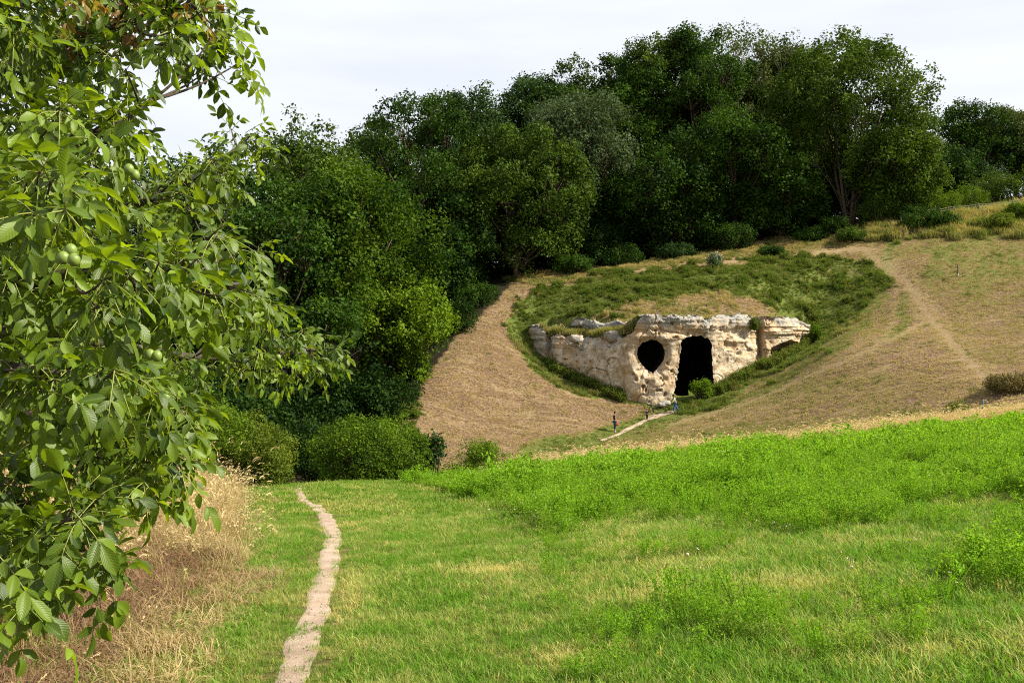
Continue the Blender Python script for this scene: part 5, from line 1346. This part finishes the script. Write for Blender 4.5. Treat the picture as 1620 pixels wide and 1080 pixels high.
def person(label, loc, rz, H, arms, legs, lean, shirt, trousers, shoes, hairc, trouser_to=1.0, long_hair=False, sleeves=0.45):
    """joints in a 1.75 m body facing +Y: arms = ((elbow, wrist) offsets from shoulder) per side, legs = ((knee, ankle) offsets from hip)"""
    k = H / 1.75
    root = empty("person", loc, rz); root.scale = (k, k, k); tag(root, label, "person")
    A = lambda *a: np.array(a, float)
    pel = A(0, 0, 0.95); sp = pel + A(0, lean * 0.22, 0.20); ch = pel + A(0, lean * 0.45, 0.42); nk = pel + A(0, lean * 0.6, 0.57); hd = nk + A(0, 0.02 + lean * 0.08, 0.13)
    V = [pel, sp, ch, nk, hd]; E = [(0, 1), (1, 2), (2, 3), (3, 4)]; R = [(0.145, 0.105), (0.125, 0.095), (0.15, 0.105), 0.058, 0.05]
    J = {}
    for s, (e, w) in zip((-1, 1), arms):
        sh = ch + A(s * 0.175, 0, 0.045); el = sh + A(*e); wr = sh + A(*w); hnd = wr + (wr - el) / np.linalg.norm(wr - el) * 0.09
        i = len(V); V += [sh, el, wr, hnd]; E += [(2, i), (i, i + 1), (i + 1, i + 2), (i + 2, i + 3)]; R += [0.062, 0.042, 0.028, (0.036, 0.018)]
        J[s] = (sh, el, wr, hnd)
    Lg = {}
    for s, (kn, an) in zip((-1, 1), legs):
        hp = pel + A(s * 0.09, 0, -0.05); kk = hp + A(*kn); ak = hp + A(*an); toe = ak + A(0, 0.13, -0.05)
        i = len(V); V += [hp, kk, ak, toe]; E += [(0, i), (i, i + 1), (i + 1, i + 2), (i + 2, i + 3)]; R += [0.088, 0.056, 0.04, 0.035]
        Lg[s] = (hp, kk, ak, toe)
    body = skin_mesh("body", V, E, R, M_skin)
    bm = bmesh.new(); bm.from_mesh(body)
    def ball(c, r3, seg=14):
        bmesh.ops.create_uvsphere(bm, u_segments=seg, v_segments=seg - 4, radius=1.0, matrix=Matrix.Translation(Vector(c)) @ Matrix.Diagonal((*r3, 1)))
    hc = hd + A(0, 0.015, 0.03); ball(hc, (0.075, 0.095, 0.118), 18); ball(hc + A(0, 0.098, -0.012), (0.013, 0.02, 0.022), 8); ball(hc + A(0, 0.055, -0.075), (0.045, 0.045, 0.04), 10)
    for s in (-1, 1): ball(hc + A(s * 0.075, -0.005, -0.01), (0.012, 0.022, 0.03), 8)
    for s in (-1, 1):                                        # five fingers on each hand, slightly curled
        sh, el, wr, hnd = J[s]; d = (hnd - wr) / np.linalg.norm(hnd - wr); side = np.cross(d, A(1, 0, 0)); side /= np.linalg.norm(side) + 1e-6; inn = np.cross(side, d)
        for f in range(5):
            b0 = hnd + side * (f - 1.5) * 0.019 if f < 4 else wr + d * 0.03 + side * 0.03; L = (0.065, 0.08, 0.075, 0.055, 0.055)[f]
            dd = d if f < 4 else (d * 0.6 + side * 0.8); mid = b0 + dd * L * 0.55; tip = mid + (dd * 0.7 + inn * 0.6 * -s) * L * 0.5
            t = MB(); t.tube(np.stack([b0 - d * 0.015, b0, mid, tip]), [0.008, 0.0095, 0.0085, 0.006], 6)
            tm = t.mesh("f", M_skin); bm.from_mesh(tm); bpy.data.meshes.remove(tm)
    bm.to_mesh(body); bm.free()
    for p in body.polygons: p.use_smooth = True
    link("body", body, root)
    def part(nm, V, E, R, m): link(nm, skin_mesh(nm, V, E, R, m), root)
    V = [ch, sp, pel + A(0, 0, -0.04), ch + A(0, 0, 0.09)]; E = [(0, 1), (1, 2), (0, 3)]; R = [(0.168, 0.122), (0.146, 0.115), (0.158, 0.122), (0.09, 0.075)]
    for s in (-1, 1):
        sh, el, wr, hnd = J[s]; e2 = sh + (el - sh) * min(1, sleeves * 2); i = len(V); V += [sh, e2]; E += [(0, i), (i, i + 1)]; R += [0.076, 0.060]
        if sleeves > 0.5: V.append(el + (wr - el) * (sleeves - 0.5) * 2); E.append((i + 1, i + 2)); R.append(0.044)
    part("shirt", V, E, R, shirt)
    V = [pel + A(0, 0, 0.03)]; E = []; R = [(0.155, 0.12)]
    for s in (-1, 1):
        hp, kk, ak, toe = Lg[s]; i = len(V); V += [hp, kk, kk + (ak - kk) * max(0.12, trouser_to * 0.93)]; E += [(0, i), (i, i + 1), (i + 1, i + 2)]; R += [0.104, 0.076, 0.062]
    part("trousers", V, E, R, trousers)
    for s in (-1, 1):
        hp, kk, ak, toe = Lg[s]; t = MB()
        part("shoe", [ak + A(0, -0.05, -0.045), ak + A(0, 0.05, -0.05), toe + A(0, 0.05, -0.005), ak + A(0, -0.01, 0.03)], [(0, 1), (1, 2), (1, 3)], [(0.045, 0.045), (0.048, 0.045), (0.045, 0.032), 0.048], shoes)
    hm = bmesh.new()
    bmesh.ops.create_uvsphere(hm, u_segments=16, v_segments=12, radius=1.0, matrix=Matrix.Translation(Vector(hc + A(0, -0.022, 0.028))) @ Matrix.Diagonal((0.088, 0.098, 0.108, 1)))
    if long_hair: bmesh.ops.create_uvsphere(hm, u_segments=12, v_segments=10, radius=1.0, matrix=Matrix.Translation(Vector(hc + A(0, -0.08, -0.12))) @ Matrix.Diagonal((0.07, 0.05, 0.15, 1)))
    me = bpy.data.meshes.new("hair"); hm.to_mesh(me); hm.free(); me.materials.append(hairc)
    for p in me.polygons: p.use_smooth = True
    link("hair", me, root)
    return root, J, k

C_black = cloth("black_cotton", (0.015, 0.013, 0.013)); C_denim = cloth("blue_denim", (0.03, 0.09, 0.20)); C_white = cloth("white_canvas", (0.75, 0.75, 0.74)); C_cream = cloth("cream_knit", (0.72, 0.70, 0.58))
C_blue = cloth("bright_blue_denim", (0.045, 0.13, 0.36)); C_navy = cloth("navy_cotton", (0.015, 0.018, 0.045)); C_hair = cloth("dark_hair", (0.010, 0.008, 0.007)); C_red = cloth("red_fabric", (0.55, 0.03, 0.04))
def foot_at(u, v, y0=72, y1=110):
    x, y = ground_hit(u, v, y0, y1); return (x, y, float(gz(x, y)))
STAND = (((-0.01, 0.02, -0.42), (0.0, 0.02, -0.84)), ((0.01, 0.0, -0.42), (0.0, 0.0, -0.84)))
loc = foot_at(972.5, 683)
man, J, k = person("man in black sleeveless top and blue trousers standing on the grass before the cave", loc, math.radians(-75), 1.80, (((-0.06, -0.03, -0.28), (-0.07, 0.06, -0.52)), ((0.05, -0.01, -0.28), (0.06, 0.12, -0.52))), STAND, 0.0,
                   C_black, C_denim, C_white, C_hair, trouser_to=0.55, sleeves=0.06)
h = Matrix.Translation(Vector(loc)) @ Matrix.Rotation(math.radians(-75), 4, 'Z') @ (Vector(J[1][3]) * k)
bag = MB(); g = np.linspace(0, 1, 7)
bag.tube(np.stack([g * 0, g * 0.02, -0.26 * g], 1), np.array([0.02, 0.03, 0.08, 0.11, 0.12, 0.11, 0.05]), 10)
o = bag.build("red_bag", C_red); o.location = h; tag(o, "small red bag held by the man in black", "bag")
person("child in dark clothes standing on the thin path by the railing", foot_at(1023.5, 664), math.radians(30), 0.98, (((-0.05, 0.02, -0.27), (-0.05, 0.10, -0.48)), ((0.05, 0.02, -0.27), (0.05, 0.10, -0.48))), STAND, 0.03, C_navy, C_black, C_black, C_hair, sleeves=0.9)
person("person in cream top and bright blue jeans striding past the rock by the doorway", foot_at(1069, 653), math.radians(95), 1.70, (((-0.05, 0.12, -0.25), (-0.04, 0.30, -0.40)), ((0.05, -0.12, -0.25), (0.06, -0.14, -0.50))),
       (((-0.01, 0.20, -0.37), (0.0, 0.22, -0.80)), ((0.01, -0.10, -0.40), (0.0, -0.42, -0.72))), 0.35, C_cream, C_blue, C_white, C_hair, sleeves=0.95, long_hair=True)

# ------------------------------------------------------------------ railing, fence, stakes
M_wood = plain_mat("weathered_wood", (0.14, 0.115, 0.09), 0.9, 0.4, 12, 0.15, 0.5); M_darkwood = plain_mat("dark_wood", (0.045, 0.036, 0.03), 0.85, 0.4, 12, 0.2, 0.4)
M_wire = plain_mat("galvanised_wire", (0.35, 0.35, 0.34), 0.45, 0.1, 10, 0.5); M_bluepaint = plain_mat("blue_paint", (0.08, 0.18, 0.30), 0.6, 0.15, 10); M_conc = plain_mat("pale_concrete", (0.5, 0.48, 0.44), 0.9, 0.2, 10)

def rod(parent, name, a, b, r, mat, sides=7, base=None):
    mb = MB(); a = np.array(a, float); b = np.array(b, float); k = np.linspace(0, 1, 5)[:, None]
    mb.tube(a + (b - a) * k + 0.15 * r * rng.normal(size=(5, 3)), r, sides); o = mb.build(name, mat, parent)
    if parent is not None: o.matrix_parent_inverse = Matrix.Translation(-parent.location)
    return o
gl = np.array(foot_at(1033, 653)); Yr = gl[1]
rail = empty("wooden_railing", tuple(gl)); tag(rail, "rough dark wooden railing beside the thin path below the rock", "railing")
rod(rail, "top_rail", P(1024, 640, Yr), P(1058, 643.5, Yr + 0.5), 0.055, M_darkwood)
rod(rail, "post", P(1031, 637, Yr), P(1025.5, 652, Yr - 0.3), 0.055, M_darkwood); rod(rail, "post", P(1030.5, 640, Yr), P(1034.5, 654, Yr + 0.1), 0.05, M_darkwood)
rod(rail, "brace", P(1039.5, 641.5, Yr + 0.2), P(1032.5, 648.5, Yr), 0.05, M_darkwood); rod(rail, "post", P(1057, 642, Yr + 0.5), P(1057.5, 655, Yr + 0.5), 0.05, M_darkwood)

pu = [(1425, 122.5), (1468, 124.5), (1508, 126), (1549, 127), (1603, 128), (1660, 129.5)]
b0 = on_ground(*pu[0]); fence = empty("wire_fence", tuple(b0)); tag(fence, "low post and wire fence along the ridge at the right", "fence")
tops = []
for (u, Y) in pu:
    b = on_ground(u, Y); t = b + np.array([rng.normal(0, 0.04), 0, 1.55]); rod(fence, "post", b - np.array([0, 0, 0.2]), t, 0.11, M_wood); tops.append((b, t))
for hgt in (0.55, 0.8, 0.97):
    mb = MB(); pts = []
    for (a, b) in zip(tops[:-1], tops[1:]):
        for s in np.linspace(0, 1, 6)[:-1]:
            p = (a[0] + (a[1] - a[0]) * hgt) * (1 - s) + (b[0] + (b[1] - b[0]) * hgt) * s; pts.append(p - np.array([0, 0.1, 0.10 * math.sin(s * math.pi)]))
    mb.tube(np.array(pts), 0.012, 4); o = mb.build("wire", M_wire, fence); o.matrix_parent_inverse = Matrix.Translation(-Vector(b0))
b = np.array(foot_at(1515, 437, 80, 125)); st = empty("marker_post", tuple(b)); tag(st, "thin grey marker post standing alone on the upper right pasture", "post")
rod(st, "pole", b, b + np.array([0.02, 0, 1.25]), 0.06, M_wood); rod(st, "foot_block", b - np.array([0, 0.03, 0.05]), b + np.array([0, -0.03, 0.22]), 0.11, M_conc, 6)
b = np.array(foot_at(1555, 648, 60, 80)); st = empty("blue_stake", tuple(b)); tag(st, "short blue-painted stake beside the sapling at the right", "stake")
rod(st, "stake", b - np.array([0, 0, 0.1]), b + np.array([0.03, 0, 0.62]), 0.05, M_bluepaint); rod(st, "stake_tip", b + np.array([0.03, 0, 0.62]), b + np.array([0.03, 0, 0.72]), 0.052, M_conc)
